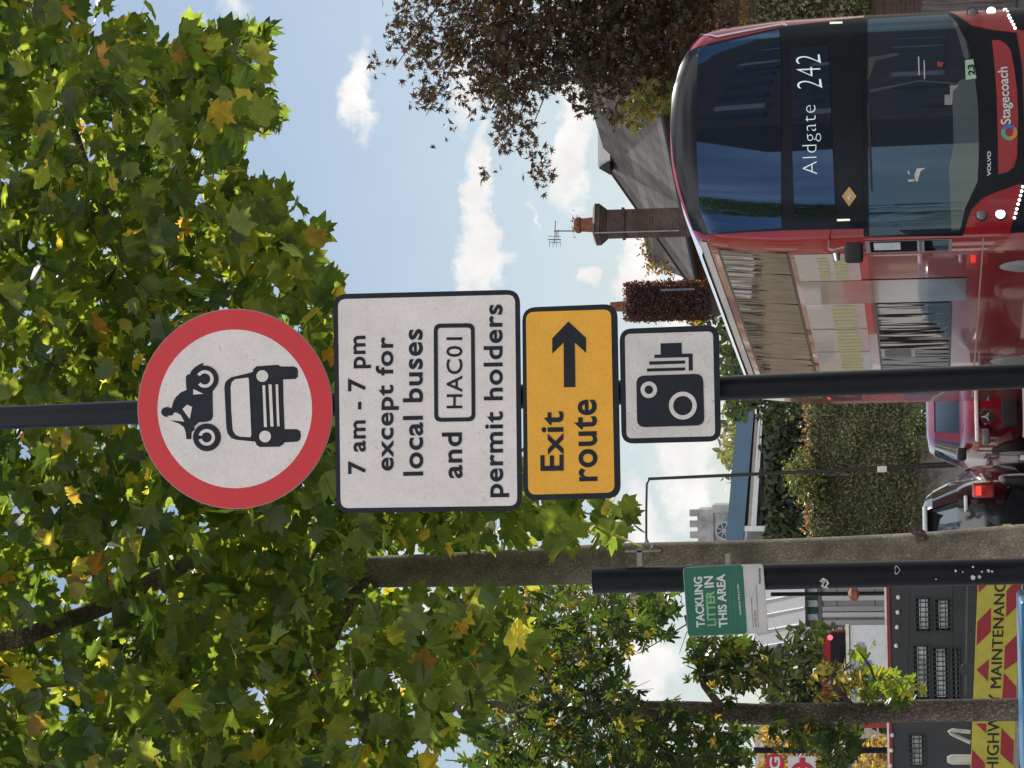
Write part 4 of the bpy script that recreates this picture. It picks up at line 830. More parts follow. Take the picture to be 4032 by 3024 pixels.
for w_ in wins:
    mb = MB(); n1 = max(2, round((w_[1]-w_[0])/.050)); n2 = max(2, round((w_[3]-w_[2])/.050))
    for i in range(n1+1): x = w_[0]+(w_[1]-w_[0])*i/n1; mb.box(x-.0055, x+.0055, Hy-.012, Hy-.004, w_[2], w_[3])
    for i in range(n2+1): z = w_[2]+(w_[3]-w_[2])*i/n2; mb.box(w_[0], w_[1], Hy-.016, Hy-.013, z-.0055, z+.0055)
    mb.build('mesh_grille', cab_m, truck)
    # cab's rear window; its pale colour stands in for daylight through the cab
    mb = MB(); mb.add([(w_[0]+.03, Hy+.012, w_[2]+.03), (w_[1]-.02, Hy+.012, w_[2]+.03), (w_[1]-.02, Hy+.012, w_[3]-.04), (w_[0]+.03, Hy+.012, w_[3]-.04)], [(0, 1, 2, 3)]); mb.build('rear_window', mat('cab_glass_daylight', (.62, .70, .68), .3, var=.45, vscale=2.5), truck)
mb = MB(); mb.box(xl-.05, xr+.02, Hy+.2, Hy+.24, .9, zt-.02); mb.build('cab_rear_wall', cab_m, truck)
mb = MB(); mb.box(xl-.06, xr+.03, Hy-.02, Hy+.03, zt+.03, zt+.052); mb.build('top_rail', mat('rail_white', (.7, .62, .6), .4), truck)
mb = MB(); mb.box(xl-.06, xr+.03, Hy-.015, Hy+.03, zt+.001, zt+.029); mb.build('red_reflective_strip', board_r, truck)
dome = mat('lamp_dome_pale', (.72, .62, .62), .25, coat=.6)
for x, y in ((452, 383), (447, 495), (442, 606), (436, 745), (407, 1413), (400, 1526), (395, 1640), (390, 1760), (385, 1900)):
    c = PT(*cT(x, y), .0); mb = MB(); mb.tube([(c.x, Hy-.001, c.z), (c.x, Hy-.02, c.z), (c.x, Hy-.032, c.z)], [.024, .022, .010], 16); mb.build('marker_dome', dome, truck, smooth=True)
mb = MB(); mb.box(xl-.05, xr, DT+.03, Hy, 1.02, 1.06).box(xl-.05, xl-.02, DT+.02, Hy, .68, 1.12).box(xr-.03, xr, DT+.02, Hy, .68, 1.12); mb.build('cargo_bed', cab_m, truck)
mb = MB(); quadp(mb, [(1046, 215), (1368, 205), (1300, 2050), (975, 2050)], 0, back=.02); bd = mb.build('chevron_board', board_y, truck)
mb = MB()
for pl in ([(1046, 285), (1118, 285), (1050, 348)], [(1143, 460), (1141, 640), (1034, 745), (1040, 566)], [(1128, 845), (1120, 1010), (1033, 925)], [(1028, 1325), (1108, 1325), (1107, 1402)], [(1002, 1520), (1098, 1622), (1097, 1780), (994, 1690)],
           [(1310, 275), (1364, 273), (1358, 432), (1255, 532), (1258, 336)], [(1344, 655), (1340, 862), (1239, 930), (1246, 750)], [(1238, 945), (1332, 1052), (1326, 1250), (1226, 1140)], [(1220, 1360), (1313, 1455), (1308, 1640), (1212, 1555)], [(1208, 1720), (1304, 1810), (1300, 1980), (1204, 1890)]): quadp(mb, pl, .002)
o = mb.build('red_chevrons', board_r, truck); o.parent = bd
mb = MB()
for s_, BL, BR, TL in (("HIGHWAY", (3930, 3038), (3939, 2734), (3883, 3038)), ("MAINTENANCE", (3941, 2709), (3960, 2258), (3898.5, 2710))): quad_text(mb, s_, BL, BR, TL, .004, .0, None, P0, spacing=1.05); quad_text(mb, s_, (BL[0], BL[1]-2.4), (BR[0], BR[1]-2.4), (TL[0], TL[1]-2.4), .0046, .0, None, P0, spacing=1.05)
o = mb.build('board_lettering', mat('lettering_black', (.015, .013, .008), .5), truck); o.parent = bd
mb = MB(); quadp(mb, [(1369, 205), (1386, 205), (1340, 2050), (1300, 2050)], -.004, back=.04); mb.build('bed_edge_rail', mat('rail_grey', (.30, .30, .31), .4, metal=.3), truck)
mb = MB(); quadp(mb, [(962, 320), (975, 320), (962, 1140), (948, 1140)], -.3, back=.02); quadp(mb, [(860, 300), (863, 300), (852, 1140), (849, 1140)], -1.39, back=.004); quadp(mb, [(520, 330), (523, 330), (505, 1140), (502, 1140)], -1.39, back=.004); mb.build('seam_bar', mat('truck_seam', (.07, .075, .08), .5), truck)
mb = MB(); quadp(mb, rrect([(918, 882), (1015, 882), (1015, 970), (912, 968)], 30), -.01, back=.03); mb.build('latch_handle', cab_m, truck, smooth=False)
rope = mat('bleached_tube', (.42, .40, .36), .6)
mb = MB(); mb.tube([P0(*cT(990, 1400), -.1), P0(*cT(850, 1388), -.1), P0(*cT(832, 1395), -.1), P0(*cT(848, 1412), -.1), P0(*cT(990, 1478), -.1)], .02, 10); mb.build('hooped_tube', rope, truck, smooth=True)
mb = MB(); mb.tube([P0(*cT(1010, 1612), -.15), P0(*cT(850, 1612), -.15), P0(*cT(815, 1612), -.15)], [.05, .05, .03], 14); mb.build('rolled_tube', rope, truck, smooth=True)
mb = MB(); mb.box(xl-.02, xr-.02, DT+.02, DT+1.3, .62, .70).box(xl+.1, xr-.1, Hy+.25, DT+3.6, .5, zt-.1).box(xl+.15, xr-.15, DT+3.6, DT+4.4, .5, 1.2); mb.build('chassis_and_cab', cab_m, truck, bevel=.03)
for sx in (xl+.12, xr-.12):
    for yy in (DT+.8, DT+3.7): mb = MB(); mb.tube([(sx-.11, yy, .36), (sx+.11, yy, .36)], .36, 24); mb.build('wheel', rubber, truck, smooth=True)
for sx in (xl+.2, xr-.2): mb = MB(); mb.box(sx-.14, sx+.14, DT-.01, DT+.02, .46, .58); mb.build('tail_lamp', tl, truck)
# blue bin, near
BD = 15.0; e0 = at(4019, 2364, BD); e1 = at(4028, 3100, BD); blue = mat('blue_plastic', (.03, .13, .26), .3, var=.08); 
bn = thing('wheeled_bin', 'large blue lidded bin standing in front of the maintenance truck', 'bin', Vector(((e0.x+e1.x)/2, BD+.3, 0)))
mb = MB(); mb.hexa([(e1.x+.06, BD+.08, .12), (e0.x-.06, BD+.08, .12), (e0.x-.06, BD+.65, .12), (e1.x+.06, BD+.65, .12)], [(e1.x+.02, BD+.03, 1.02), (e0.x-.02, BD+.03, 1.02), (e0.x-.02, BD+.75, 1.02), (e1.x+.02, BD+.75, 1.02)]); mb.build('body', blue, bn, bevel=.03)
mb = MB(); mb.box(e1.x, e0.x, BD, BD+.78, e0.z-.055, e0.z); mb.build('lid', blue, bn, bevel=.025)
mb = MB(); mb.box(e1.x, e0.x, BD+.001, BD+.05, e0.z-.07, e0.z-.0555); mb.build('lid_rim', mat('pale_rim', (.55, .68, .72), .4), bn)
for x in (e1.x+.1, e0.x-.1): mb = MB(); mb.tube([(x-.03, BD+.6, .1), (x+.03, BD+.6, .1)], .1, 18); mb.build('wheel', rubber, bn, smooth=True)

# ================================================================ BACKGROUND, RIGHT: house, chimneys, ivy
slate = mat('slate_roof', (.115, .11, .11), .7, var=.2, vscale=2.5, stretch=(1, 1, 8), bump=.5, bscale=5)
def mat_tiles(name, c1, c2, w_=.25, h=.2):
    return mat_brick(name, c1, c2, tuple(c*.3 for c in c1), 1.0, w_*4.5, h*4.5)
tiles = mat_tiles('roof_tiles', (.16, .14, .125), (.10, .088, .08), 2.0, .30)
brick = mat_brick('red_brick', (.24, .10, .065), (.17, .075, .05), (.20, .18, .15)); brick_dk = mat_brick('sooty_brick', (.10, .055, .042), (.06, .038, .032), (.09, .08, .07)); brick_y = mat_brick('stock_brick', (.36, .28, .17), (.27, .20, .12), (.33, .30, .25))
pale_brick = mat_brick('pale_brick', (.50, .42, .33), (.38, .30, .24), (.5, .46, .42)); white_wood = mat('white_joinery', (.62, .63, .64), .5, var=.06); gutter = mat('black_gutter', (.02, .02, .022), .5)
house = thing('house', 'brick house with a hipped slate roof and white cupola right of the chimney stack', 'house', Vector((7.2, 78, 0)))
E0 = at(2530, 80, 69.0); E0.z = 9.0-.0; E2 = at(2752, 1128, 84); 
E0 = Vector((E0.x, E0.y, E2.z)); R1 = at(2401, 668, 81); R0 = at(2380, 120, 72); R0.z = R1.z
back = Vector((6.0, 10, 0))
mb = MB(); dE = (E2-E0).normalized(); nrm_ = Vector((dE.y, -dE.x, 0))
if nrm_.y > 0: nrm_ = -nrm_
ov = nrm_*.35
mb.add([E0+ov, E2+ov, R1, R0], [(0, 1, 2, 3)]); mb.add([E2+ov, E2+back*.9, R1], [(0, 1, 2)]); mb.add([E0+back*.9, R0, E0+ov], [(0, 1, 2)]); mb.add([E2+back*.9, E0+back*.9, R0, R1], [(0, 1, 2, 3)])
roof = mb.build('roof', tiles, house)
mb = MB(); mb.hexa([(E0.x, E0.y, 0), (E2.x, E2.y, 0), (E2.x+5.0, E2.y+8.5, 0), (E0.x+5.0, E0.y+8.5, 0)], [(E0.x, E0.y, E0.z), (E2.x, E2.y, E0.z), (E2.x+5.0, E2.y+8.5, E0.z), (E0.x+5.0, E0.y+8.5, E0.z)]); mb.build('wall', brick, house)
mb = MB(); mb.tube([E0+ov*1.15+Vector((0, 0, -.05)), E2+ov*1.15+Vector((0, 0, -.05))], .09, 8); mb.tube([R1, E2+ov], .06, 8); mb.build('gutter', gutter, house, smooth=True)
for f_ in (.2, .42, .64, .86):
    for z_ in (6.2, 3.2, ):
        c = E0.lerp(E2, f_); c.z = z_; a = dE*.55; o_ = nrm_*.02
        mb = MB(); mb.prism([c-a+o_, c+a+o_, c+a+o_+Vector((0, 0, 1.5)), c-a+o_+Vector((0, 0, 1.5))], nrm_*.03); wf = mb.build('window', white_wood, house)
        a = dE*.47; mb = MB(); mb.add([c-a+nrm_*.055+Vector((0, 0, .1)), c+a+nrm_*.055+Vector((0, 0, .1)), c+a+nrm_*.055+Vector((0, 0, 1.4)), c-a+nrm_*.055+Vector((0, 0, 1.4))], [(0, 1, 2, 3)]); build_sub(mb, 'pane', glass, wf)
ca_, cb2_, cc_, cd_ = at(2402, 656, 80), at(2402, 520, 79), at(2354, 520, 79), at(2354, 656, 80)
mb = MB(); mb.prism([ca_, cb2_, cc_, cd_], (.3, 1.2, 0)); mb.build('cupola', white_wood, house)
mb = MB(); mb.add([at(2352, 664, 79.9), at(2352, 500, 78.9), at(2325, 590, 79.9)], [(0, 1, 2)]) if 0 else mb.prism([at(2356, 662, 79.8), at(2400, 632, 79.8), at(2404, 690, 79.8)], (.3, 1, 0)); mb.build('cupola_gable', gutter, house)
nb_ = thing('house', 'lower tiled roof with creeper on its ridge, left of the chimney stack', 'house', Vector((3.8, 90, 0)))
q0_, q1_, q2_, q3_ = at(2533, 930, 88), at(2558, 1040, 88.5), at(2756, 1118, 86), at(2756, 880, 86)
mb = MB(); mb.add([q3_, q2_, q1_, q0_], [(0, 1, 2, 3)]); mb.add([q2_, q1_, q1_+Vector((.6, 4, -1.9))], [(0, 1, 2)]); mb.build('roof', tiles, nb_)
mb = MB(); mb.box(q2_.x+.1, q3_.x+1.2, 86.2, 92, 0, q2_.z-.02); mb.build('wall', brick, nb_)
crp = mat_leaf('creeper_leaf_brown', [(0, (.05, .035, .02)), (.5, (.10, .06, .03)), (.8, (.16, .11, .05)), (1, (.25, .17, .09))], .3, .5)
pp = [];
for k in range(170): t = random.random(); c = q0_.lerp(q1_, t*1.3) if random.random() < .5 else q1_.lerp(q2_, random.random()*.5); pp.append(tuple(c+Vector((random.gauss(0, .12), random.gauss(-.2, .2), random.gauss(.05, .1)))))
leaves('creeper', np.array(pp), .12, 'oval', crp, nb_)
# chimney stack with cap and pot
def rot_box(mb, c, w_, d_, z0, z1, a, flare=0.0):
    ca, sa = math.cos(a), math.sin(a); f = lambda x, y, z: (c.x+x*ca-y*sa, c.y+x*sa+y*ca, z)
    w2, d2 = w_/2, d_/2; W2, D2_ = w2+flare, d2+flare
    mb.hexa([f(-w2, -d2, z0), f(w2, -d2, z0), f(w2, d2, z0), f(-w2, d2, z0)], [f(-W2, -D2_, z1), f(W2, -D2_, z1), f(W2, D2_, z1), f(-W2, D2_, z1)]); return mb
cs = at(2500, 880, 70); zc = lambda px: at(px, 880, 70).z
chim = thing('chimney_stack', 'tall sooty brick chimney with flared cap and single pot rising behind the bus roof', 'chimney', Vector((cs.x, 70, 0)))
mb = MB(); rot_box(mb, Vector((cs.x, 70, 0)), .60, .46, 0, zc(2378), R(26)); mb.build('stack', brick_dk, chim)
mb = MB(); CC = Vector((cs.x, 70, 0)); rot_box(mb, CC, .62, .48, zc(2392), zc(2366), R(26), .10); rot_box(mb, CC, .84, .70, zc(2365.7), zc(2348), R(26)); rot_box(mb, CC, .88, .76, zc(2347.6), zc(2338), R(26), -.10)
rot_box(mb, CC, .66, .52, zc(2462), zc(2450), R(26), .01); mb.build('cap', brick_dk, chim)
terr = mat('terracotta', (.20, .075, .045), .85, var=.25, vscale=6)
mb = MB(); mb.tube([(cs.x, 70, zc(2342)), (cs.x, 70, zc(2290)), (cs.x, 70, zc(2284)), (cs.x, 70, zc(2272)), (cs.x, 70, zc(2262))], [.20, .17, .21, .21, .16], 18); mb.build('pot', terr, chim, smooth=True)
mb = MB(); f0 = at(2680, 908, 69.55); mb.tube([Vector((f0.x, 69.5, zc(2345))), Vector((f0.x, 69.5, zc(2680)))], .016, 6); mb.build('aerial_cable', grey_metal, chim)
leaves('weeds', np.array([(cs.x+random.gauss(0, .14), 69.85+random.gauss(0, .1), zc(2262)+random.gauss(0, .05)) for _ in range(40)]), .06, 'oval', crp, chim)
aer = thing('television_aerial', 'thin metal television aerial clamped to the chimney pot', 'aerial', at(2255, 909, 69.8)); am = mat('aerial_metal', (.13, .14, .16), .4, metal=.6)
AT = lambda x, y: at(x/1.646+1344, y/1.646, 69.8)
mb = MB(); mb.tube([AT(1510, 1497), AT(1378, 1497)], .016, 6); mb.build('mast', am, aer)
mb = MB(); mb.tube([AT(1388, 1430), AT(1382, 1580)], .013, 6)
for y in (1532, 1552, 1572): mb.tube([AT(1342 if y < 1560 else 1348, y), AT(1422, y)], .008, 5)
mb.tube([AT(1340, 1553), AT(1424, 1553)], .014, 6); mb.build('dipoles', am, aer)
mb = MB(); mb.tube([AT(1410, 1490), AT(1395, 1500), AT(1395, 1540)], .011, 6); mb.tube([AT(1405, 1500), AT(1405, 1550)], .010, 6)
for y in (1582, 1600):
    for x in (1350, 1372, 1395, 1418): mb.tube([AT(x, y-22), AT(x, y)], .007, 5)
mb.build('reflector_frame', am, aer)
# creeper-clad chimney
red_ivy = mat_leaf('red_creeper_leaf', [(0, (.022, .011, .012)), (.6, (.045, .016, .018)), (.9, (.10, .035, .028)), (1, (.12, .07, .04))], .25, .5)
ic = at(2600, 1186, 78); ivc = thing('creeper_chimney', 'square chimney smothered in dark red creeper above the camera sign', 'chimney', Vector((ic.x, 78, 0)))
ztop_i = at(2470, 1186, 78).z
mb = MB(); mb.box(ic.x-.42, ic.x+.42, 77.7, 78.7, 0, ztop_i); mb.build('stack', brick_dk, ivc)
mb = MB(); mb.tube([(ic.x-.12, 78.1, ztop_i), (ic.x-.12, 78.1, at(2402, 1186, 78).z)], [.16, .13], 14); mb.build('pot', terr, ivc, smooth=True)
pts_ = []
for k in range(5200):
    z = random.uniform(at(2790, 1186, 78).z, ztop_i+.08); s_ = random.choice((-1, 0, 0, 1))
    if s_ == 0: pts_.append((ic.x+random.uniform(-.50, .50), 77.6+random.gauss(0, .05), z))
    else: pts_.append((ic.x+s_*(.46+abs(random.gauss(0, .05))), random.uniform(77.6, 78.7), z))
leaves('creeper', np.array(pts_), .06, 'oval', red_ivy, ivc, nbias=(0, -1, .3), spread=.5)
gi_ = at(2700, 1110, 80); mb = MB(); mb.tube([at(2600, 1142, 77.4), at(2735, 1138, 77.4)], .03, 8); mb.build('gutter_arm', mat('blue_grey_metal', (.12, .15, .19), .5), ivc)
# ---- trees and ivy masses
green_dk = mat_leaf('evergreen_leaf', [(0, (.014, .026, .014)), (.6, (.024, .042, .02)), (.93, (.04, .062, .026)), (1, (.09, .085, .04))], .2, .5)  # dark leaf colour holds the shade of bridge ivy and ivy-choked tree
green_mid = mat_leaf('ivy_leaf', [(0, (.07, .085, .045)), (.5, (.115, .135, .066)), (.85, (.17, .18, .09)), (1, (.26, .21, .12))], .2, .45)
green_br = mat_leaf('bush_leaf', [(0, (.07, .095, .035)), (.6, (.10, .13, .045)), (1, (.18, .18, .06))], .35, .45, boost=2)
ivy_brown = mat_leaf('ivy_brown_leaf', [(0, (.07, .05, .03)), (.5, (.13, .09, .05)), (1, (.24, .17, .09))], .25, .5)
autumn = mat_leaf('autumn_tree_leaf', [(0, (.10, .08, .025)), (.6, (.20, .15, .05)), (1, (.32, .22, .09))], .3, .5)
def far_tree(label, poly, d0, d1, n, size, m, base_px, kind='oval', name='tree', tw=.35, nb=(0, -.6, .4)):
    b = at(*base_px, (d0+d1)/2); b.z = 0; r_ = thing(name, label, 'tree', b); q_, c_ = crown_points(poly, n, d0, d1, per=8, tw=tw)
    topz = max(p_[2] for p_ in q_); MB().tube([b, b+Vector((0, 0, topz*.4)), b+Vector((.1, 0, topz*.85))], [.28, .2, .05], 10).build('trunk', bark_dk, r_, smooth=True)
    leaves('crown', q_, size, kind, m, r_, nbias=nb); return r_
far_tree('dark ivy-choked tree below the creeper chimney, behind the bus roof', [(1475, 640), (1485, 700), (1510, 705), (1560, 690), (1560, 900), (1720, 900), (1720, 500), (1500, 540)], 84, 90, 3600, .24, green_dk, (3600, 1300))
mb_ = [(1478, 640), (1482, 700), (1512, 702), (1530, 660), (1500, 630)]; q_, _ = crown_points(mb_, 160, 82, 83, per=6, tw=.15)
yb = thing('climbing_shrub', 'yellowing shrub spilling over behind the top right corner of the camera sign', 'shrub', Vector((2.6, 82.5, 0))); leaves('foliage', q_, .17, 'oval', autumn, yb); MB().tube([(2.6, 82.6, 0), (2.75, 82.6, 5), (2.8, 82.6, 7.6)], [.06, .05, .03], 8).build('stem', bark_dk, yb)
far_tree('light green tree rising behind the blue bridge beam', [(1575, 840), (1556, 900), (1566, 940), (1550, 970), (1560, 1000), (1580, 1025), (1572, 1045), (1590, 1070), (1640, 1060), (1640, 820)], 138, 146, 900, .36, green_mid, (3600, 1700), tw=.5)
# church tower
tower_m = mat('ragstone', (.34, .335, .33), .9, var=.25, vscale=.5, bump=.4, bscale=3)
TW = 300.0; tc_ = at(2850, 2090, TW); tw = thing('church_tower', 'pale grey battlemented church tower left of the blue beam', 'church', Vector((tc_.x, TW, 0)))
f = lambda px, py=2090: at(px, py, TW)
hx = tc_.x - at(2800, 2180, TW).x; z1 = f(2805).z; z2 = f(2735).z
mb = MB(); mb.box(tc_.x-3.4, tc_.x+2.8, TW, TW+6, 0, z1); mb.box(tc_.x-2.9, tc_.x+2.35, TW+.3, TW+5.7, z1, z2-.3); mb.box(tc_.x+2.0, tc_.x+2.9, TW-.5, TW+1, 0, f(2812).z).box(tc_.x-3.5, tc_.x-2.6, TW-.5, TW+1, 0, f(2812).z); mb.build('shaft', tower_m, tw)
mb = MB(); mb.box(tc_.x-3.1, tc_.x+2.5, TW-.15, TW+.2, z1-.15, z1+.2)
for k in range(5): x = tc_.x+2.35-k*1.2; mb.box(x-.75, x, TW+.28, TW+.9, z2-.301, z2+.55)
mb.build('battlements', tower_m, tw)
wc = at(2852, 2090, TW); mb = MB(); n = 28; a_ = [(wc.x+1.05*math.cos(2*math.pi*k/n), TW-.05, wc.z+1.05*math.sin(2*math.pi*k/n)) for k in range(n)]; b_ = [(wc.x+.82*math.cos(2*math.pi*k/n), TW-.05, wc.z+.82*math.sin(2*math.pi*k/n)) for k in range(n)]
mb.add(a_+b_, [(i, (i+1) % n, (i+1) % n+n, i+n) for i in range(n)])
for t in range(4): an = R(45*t+20); dx, dz = math.cos(an)*.85, math.sin(an)*.85; mb.tube([(wc.x-dx, TW-.07, wc.z-dz), (wc.x+dx, TW-.07, wc.z+dz)], .07, 5)
rw = mb.build('round_window', mat('window_tracery', (.42, .40, .38), .9), tw); mb = MB(); mb.add([(v[0], TW-.02, v[2]) for v in b_], [tuple(range(n))]); build_sub(mb, 'pane', glass, rw)
# blue bridge beam with ledge
bblue = mat('bridge_blue_paint', (.075, .145, .22), .6, var=.06, vscale=.5); DB = 120.0
bb = thing('railway_bridge', 'railway bridge with blue steel beam and white ledge bars, left of the sign pole', 'bridge', Vector((-2.5, DB, 0)))
def seg(name, x0r, x1r, x0l, x1l, yr, yl_, m, th, dd_=0, p_=bb):
    mb = MB(); mb.prism([at(x0r, yr, DB+dd_), at(x1r, yr, DB+dd_), at(x1l, yl_, DB+dd_), at(x0l, yl_, DB+dd_)], (0, th, 0)); return mb.build(name, m, p_)
seg('parapet_beam', 2911, 2977, 2858, 2926, 1525, 2128, bblue, .8)
beige = mat('ledge_beige', (.33, .29, .26), .8, var=.15); dkst = mat('ledge_dark_stone', (.12, .12, .13), .8)  # plain dark grey, shared by soffit, fascia, joints and a van panel
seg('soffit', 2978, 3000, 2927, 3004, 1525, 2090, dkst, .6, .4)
for a, b, m_ in ((2981, 2990, beige), (2993, 3001, white_wood), (3004, 3010, white_wood)): seg('ledge_bar', a, b, a-37, b-37+4, 1535, 2072, m_, .3, .05)
seg('ledge_end', 2930, 3012, 2927, 3008, 2071, 2092, white_wood, .5, .02)
seg('abutment', 3010, 3760, 2927, 3760, 1525, 2240, mat('abutment_concrete', (.20, .20, .19), .9, var=.25, vscale=.6), 3.0, 1.6)
q_, _ = crown_points([(1652, 850), (1650, 1165), (1770, 1200), (1770, 850)], 2600, 119.6, 120.8, per=6, tw=.3)
leaves('ivy', q_, .26, 'oval', green_dk, bb, nbias=(0, -1, .3), spread=.5)
# ivy bank wall
DI = 108.0; iw = thing('ivy_wall', 'long retaining wall under thick ivy, below the blue bridge beam', 'wall', Vector((-2, DI, 0)))
zt_i = at(3185, 1800, DI).z; zg = at(3600, 1800, DI).z; xr_ = at(3500, 1300, DI).x; xl_ = at(3500, 2260, DI).x
conc = mat('wall_concrete', (.24, .22, .21), .9, var=.3, vscale=1.2, bump=.3, bscale=8)
mb = MB(); mb.box(xl_, xr_, DI, DI+.8, 0, zt_i); mb.build('wall', conc, iw)
pts_ = [(random.uniform(xl_, xr_), DI-.12+random.gauss(0, .10), random.uniform(zg, zt_i+.05)) for _ in range(17000)]
pts_ += [(random.uniform(xl_, xr_), DI-.12+random.gauss(0, .10), zg-abs(random.gauss(0, .35))) for _ in range(900)]
pts_ = [(x, y-.22*max(0, math.sin(x*2.1+1.3*math.sin(z*1.4))*math.cos(z*1.7+x*.6)), z) for x, y, z in pts_]
leaves('ivy', np.array(pts_), .105, 'oval', green_mid, iw, nbias=(.25, -.8, .55), spread=.45, droop=1.0)
pts_ = [(x, DI-.1+random.gauss(0, .15), zt_i+random.gauss(.03, .14)) for x in np.random.default_rng(5).uniform(xl_, xr_, 900)]
leaves('dry_ivy_top', np.array(pts_), .13, 'oval', ivy_brown, iw, nbias=(0, -.5, .6), spread=.6)
bush = thing('bush', 'bright green bush cresting the ivy wall beside the lamp column', 'bush', at(3230, 1870, DI-.4)); bush.location.z = zt_i-.6
q1_b, _ = crown_points([(1705, 990), (1690, 1020), (1700, 1060), (1735, 1090), (1790, 1110), (1780, 1040), (1750, 985), (1725, 970)], 900, DI-1.0, DI-.2, per=6, tw=.16)
leaves('foliage', q1_b, .14, 'oval', green_br, bush, nbias=(0, -.5, .7), spread=.6); MB().tube([bush.location+Vector((0, 0, -1)), bush.location+Vector((0, 0, .6))], .05, 6).build('stem', bark_dk, bush)
dark_clump = thing('bush', 'dark rounded clump of leaves at the wall foot just above the crimson hatchback roof', 'bush', Vector((at(3620, 1700, 100).x, 100, 0)))  # stand-in leaf clump for a dark shape of unknown kind
q_, _ = crown_points([(1958, 905), (1955, 940), (1970, 962), (1990, 968), (2030, 960), (2080, 930), (2080, 880), (1985, 880), (1968, 890)], 700, 99.6, 100.4, per=6, tw=.12); leaves('foliage', q_, .12, 'oval', green_dk, dark_clump)
# lamp column
DL = 82.0; l0_ = at(1400, 1035, DL); lpts = [A(1400, 1034.5, DL), A(1700, 1021, DL), A(2000, 1006, DL), A(2117, 1000, DL)]; lb = Vector((lpts[-1].x, DL, 0))
lamp_c = thing('street_lamp', 'tall thin dark lamp column with a long side arm reaching left', 'street lamp', lb); colm = mat('column_dark_green', (.03, .035, .034), .5, metal=.2)
MB().tube([lb, lpts[3].lerp(lpts[2], .1), ], .11, 14).build('base', colm, lamp_c, smooth=True)
MB().tube([lpts[3].lerp(lpts[2], .1), A(1985, 1007, DL)], .088, 12).build('lower_shaft', colm, lamp_c, smooth=True)
MB().tube([A(1985, 1007, DL), lpts[1], lpts[0]], [.062, .055, .045], 10).build('upper_shaft', colm, lamp_c, smooth=True)
MB().tube([A(1403, 1034, DL), A(1397, 1045, DL), A(1396, 1100, DL), A(1396, 1170, DL)], .035, 8).build('arm', colm, lamp_c, smooth=True)
MB().tube([A(1396, 1165, DL), A(1397, 1180, DL), A(1398, 1205, DL), A(1398, 1212, DL)], [.05, .13, .15, .06], 12).build('lantern', mat('lantern_grey', (.3, .31, .32), .4), lamp_c, smooth=True)
c = at(3473, 1847, DL-.06); mb = MB(); mb.box(c.x-.09, c.x+.09, DL-.09, DL-.07, c.z-.14, c.z+.14); mb.build('number_tag', mat('tag_white', (.7, .7, .68), .5), lamp_c)
# right-hand wall behind the bus
DR = 48.0; rw_ = thing('ivy_wall', 'tall ivy-grown wall right of the bus under the sweetgum tree', 'wall', Vector((7.5, DR, 0)))
z0_ = at(3420, 50, DR).z; z1_ = at(2700, 50, DR).z
mb = MB(); mb.box(5.0, 12, DR, DR+.4, 0, z1_); mb.build('wall', brick_dk, rw_)
pts_ = [(random.uniform(5.6, 9.0), DR-.08+random.gauss(0, .07), random.uniform(z0_, at(2950, 50, DR).z)) for _ in range(4200)]; leaves('ivy', np.array(pts_), .07, 'oval', green_mid, rw_, nbias=(0, -.8, .5), spread=.45, droop=1.0)
pts_ = [(random.uniform(5.6, 9.0), DR-.1+random.gauss(0, .1), random.uniform(at(2900, 50, DR).z, z1_+.5)) for _ in range(1500)]; leaves('creeper', np.array(pts_), .08, 'oval', crp, rw_, nbias=(0, -.8, .5), spread=.5)
c = at(2930, 45, DR-.2); pts_ = [(random.uniform(5.8, 9), DR-.25+random.gauss(0, .05), c.z+random.gauss(0, .05)) for _ in range(900)]; leaves('sunlit_creeper', np.array(pts_), .04, 'oval', autumn, rw_, nbias=(0, .2, 1), spread=.4)
fence = thing('timber_fence', 'weathered grey timber fence beyond the right corner of the bus', 'fence', Vector((7.5, 46, 0))); fm = mat('weathered_timber', (.13, .12, .115), .85, var=.3, vscale=3, stretch=(8, 8, .6))
zf = at(3630, 20, 46).z; mb = MB()
for k in range(34): x = 5.4+k*.15; mb.box(x, x+.135, 46, 46.02, .05, zf+random.uniform(-.01, .01))
mb.build('boards', fm, fence)
for x in (5.5, 7.3, 9.1): MB().box(x, x+.1, 46.03, 46.13, 0, zf-.1).build('post', fm, fence)

# ================================================================ BACKGROUND, LEFT
DG = 95.0; gb = thing('modern_building', 'pale grey clad building with sloping metal roof beside the litter sign post', 'building', Vector((at(3500, 2450, DG).x, DG, 0)))
clad = mat('grey_cladding', (.33, .335, .35), .55, var=.06, vscale=.4); clad2 = mat('light_cladding', (.50, .50, .51), .5, var=.05, vscale=.4); zroof = mat('metal_roof_sheet', (.32, .32, .33), .5, metal=.2, var=.05); teal = mat_glass('teal_glass', (.03, .08, .09), ior=1.7, wav=0)
xr_g = at(3300, 2296, DG).x; xl_g = at(3300, 2640, DG).x; ze = at(3172, 2420, DG).z; zr = at(2950, 2420, DG).z
mb = MB(); mb.box(xl_g, xr_g, DG, DG+12, 0, ze); mb.build('wall', clad, gb)
mb = MB(); mb.hexa([(xl_g-.4, DG-.3, ze), (xr_g+.4, DG-.3, ze), (xr_g+.4, DG+12, ze), (xl_g-.4, DG+12, ze)], [(xl_g+.9, DG+2.5, zr), (xr_g+.0, DG+2.5, zr), (xr_g, DG+12, zr), (xl_g+.9, DG+12, zr)]); rf_ = mb.build('roof', zroof, gb)
mb = MB()
for py_ in (2330, 2388, 2450, 2512, 2570): a_ = at(3150, py_+4, DG-.36); b_ = at(3030, py_-18+40, DG+1.9); mb.tube([Vector((a_.x, DG-.30, ze+.02)), Vector((a_.x-.55, DG+2.45, zr+.01))], .025, 6)
build_sub(mb, 'roof_rib', white_wood, rf_)
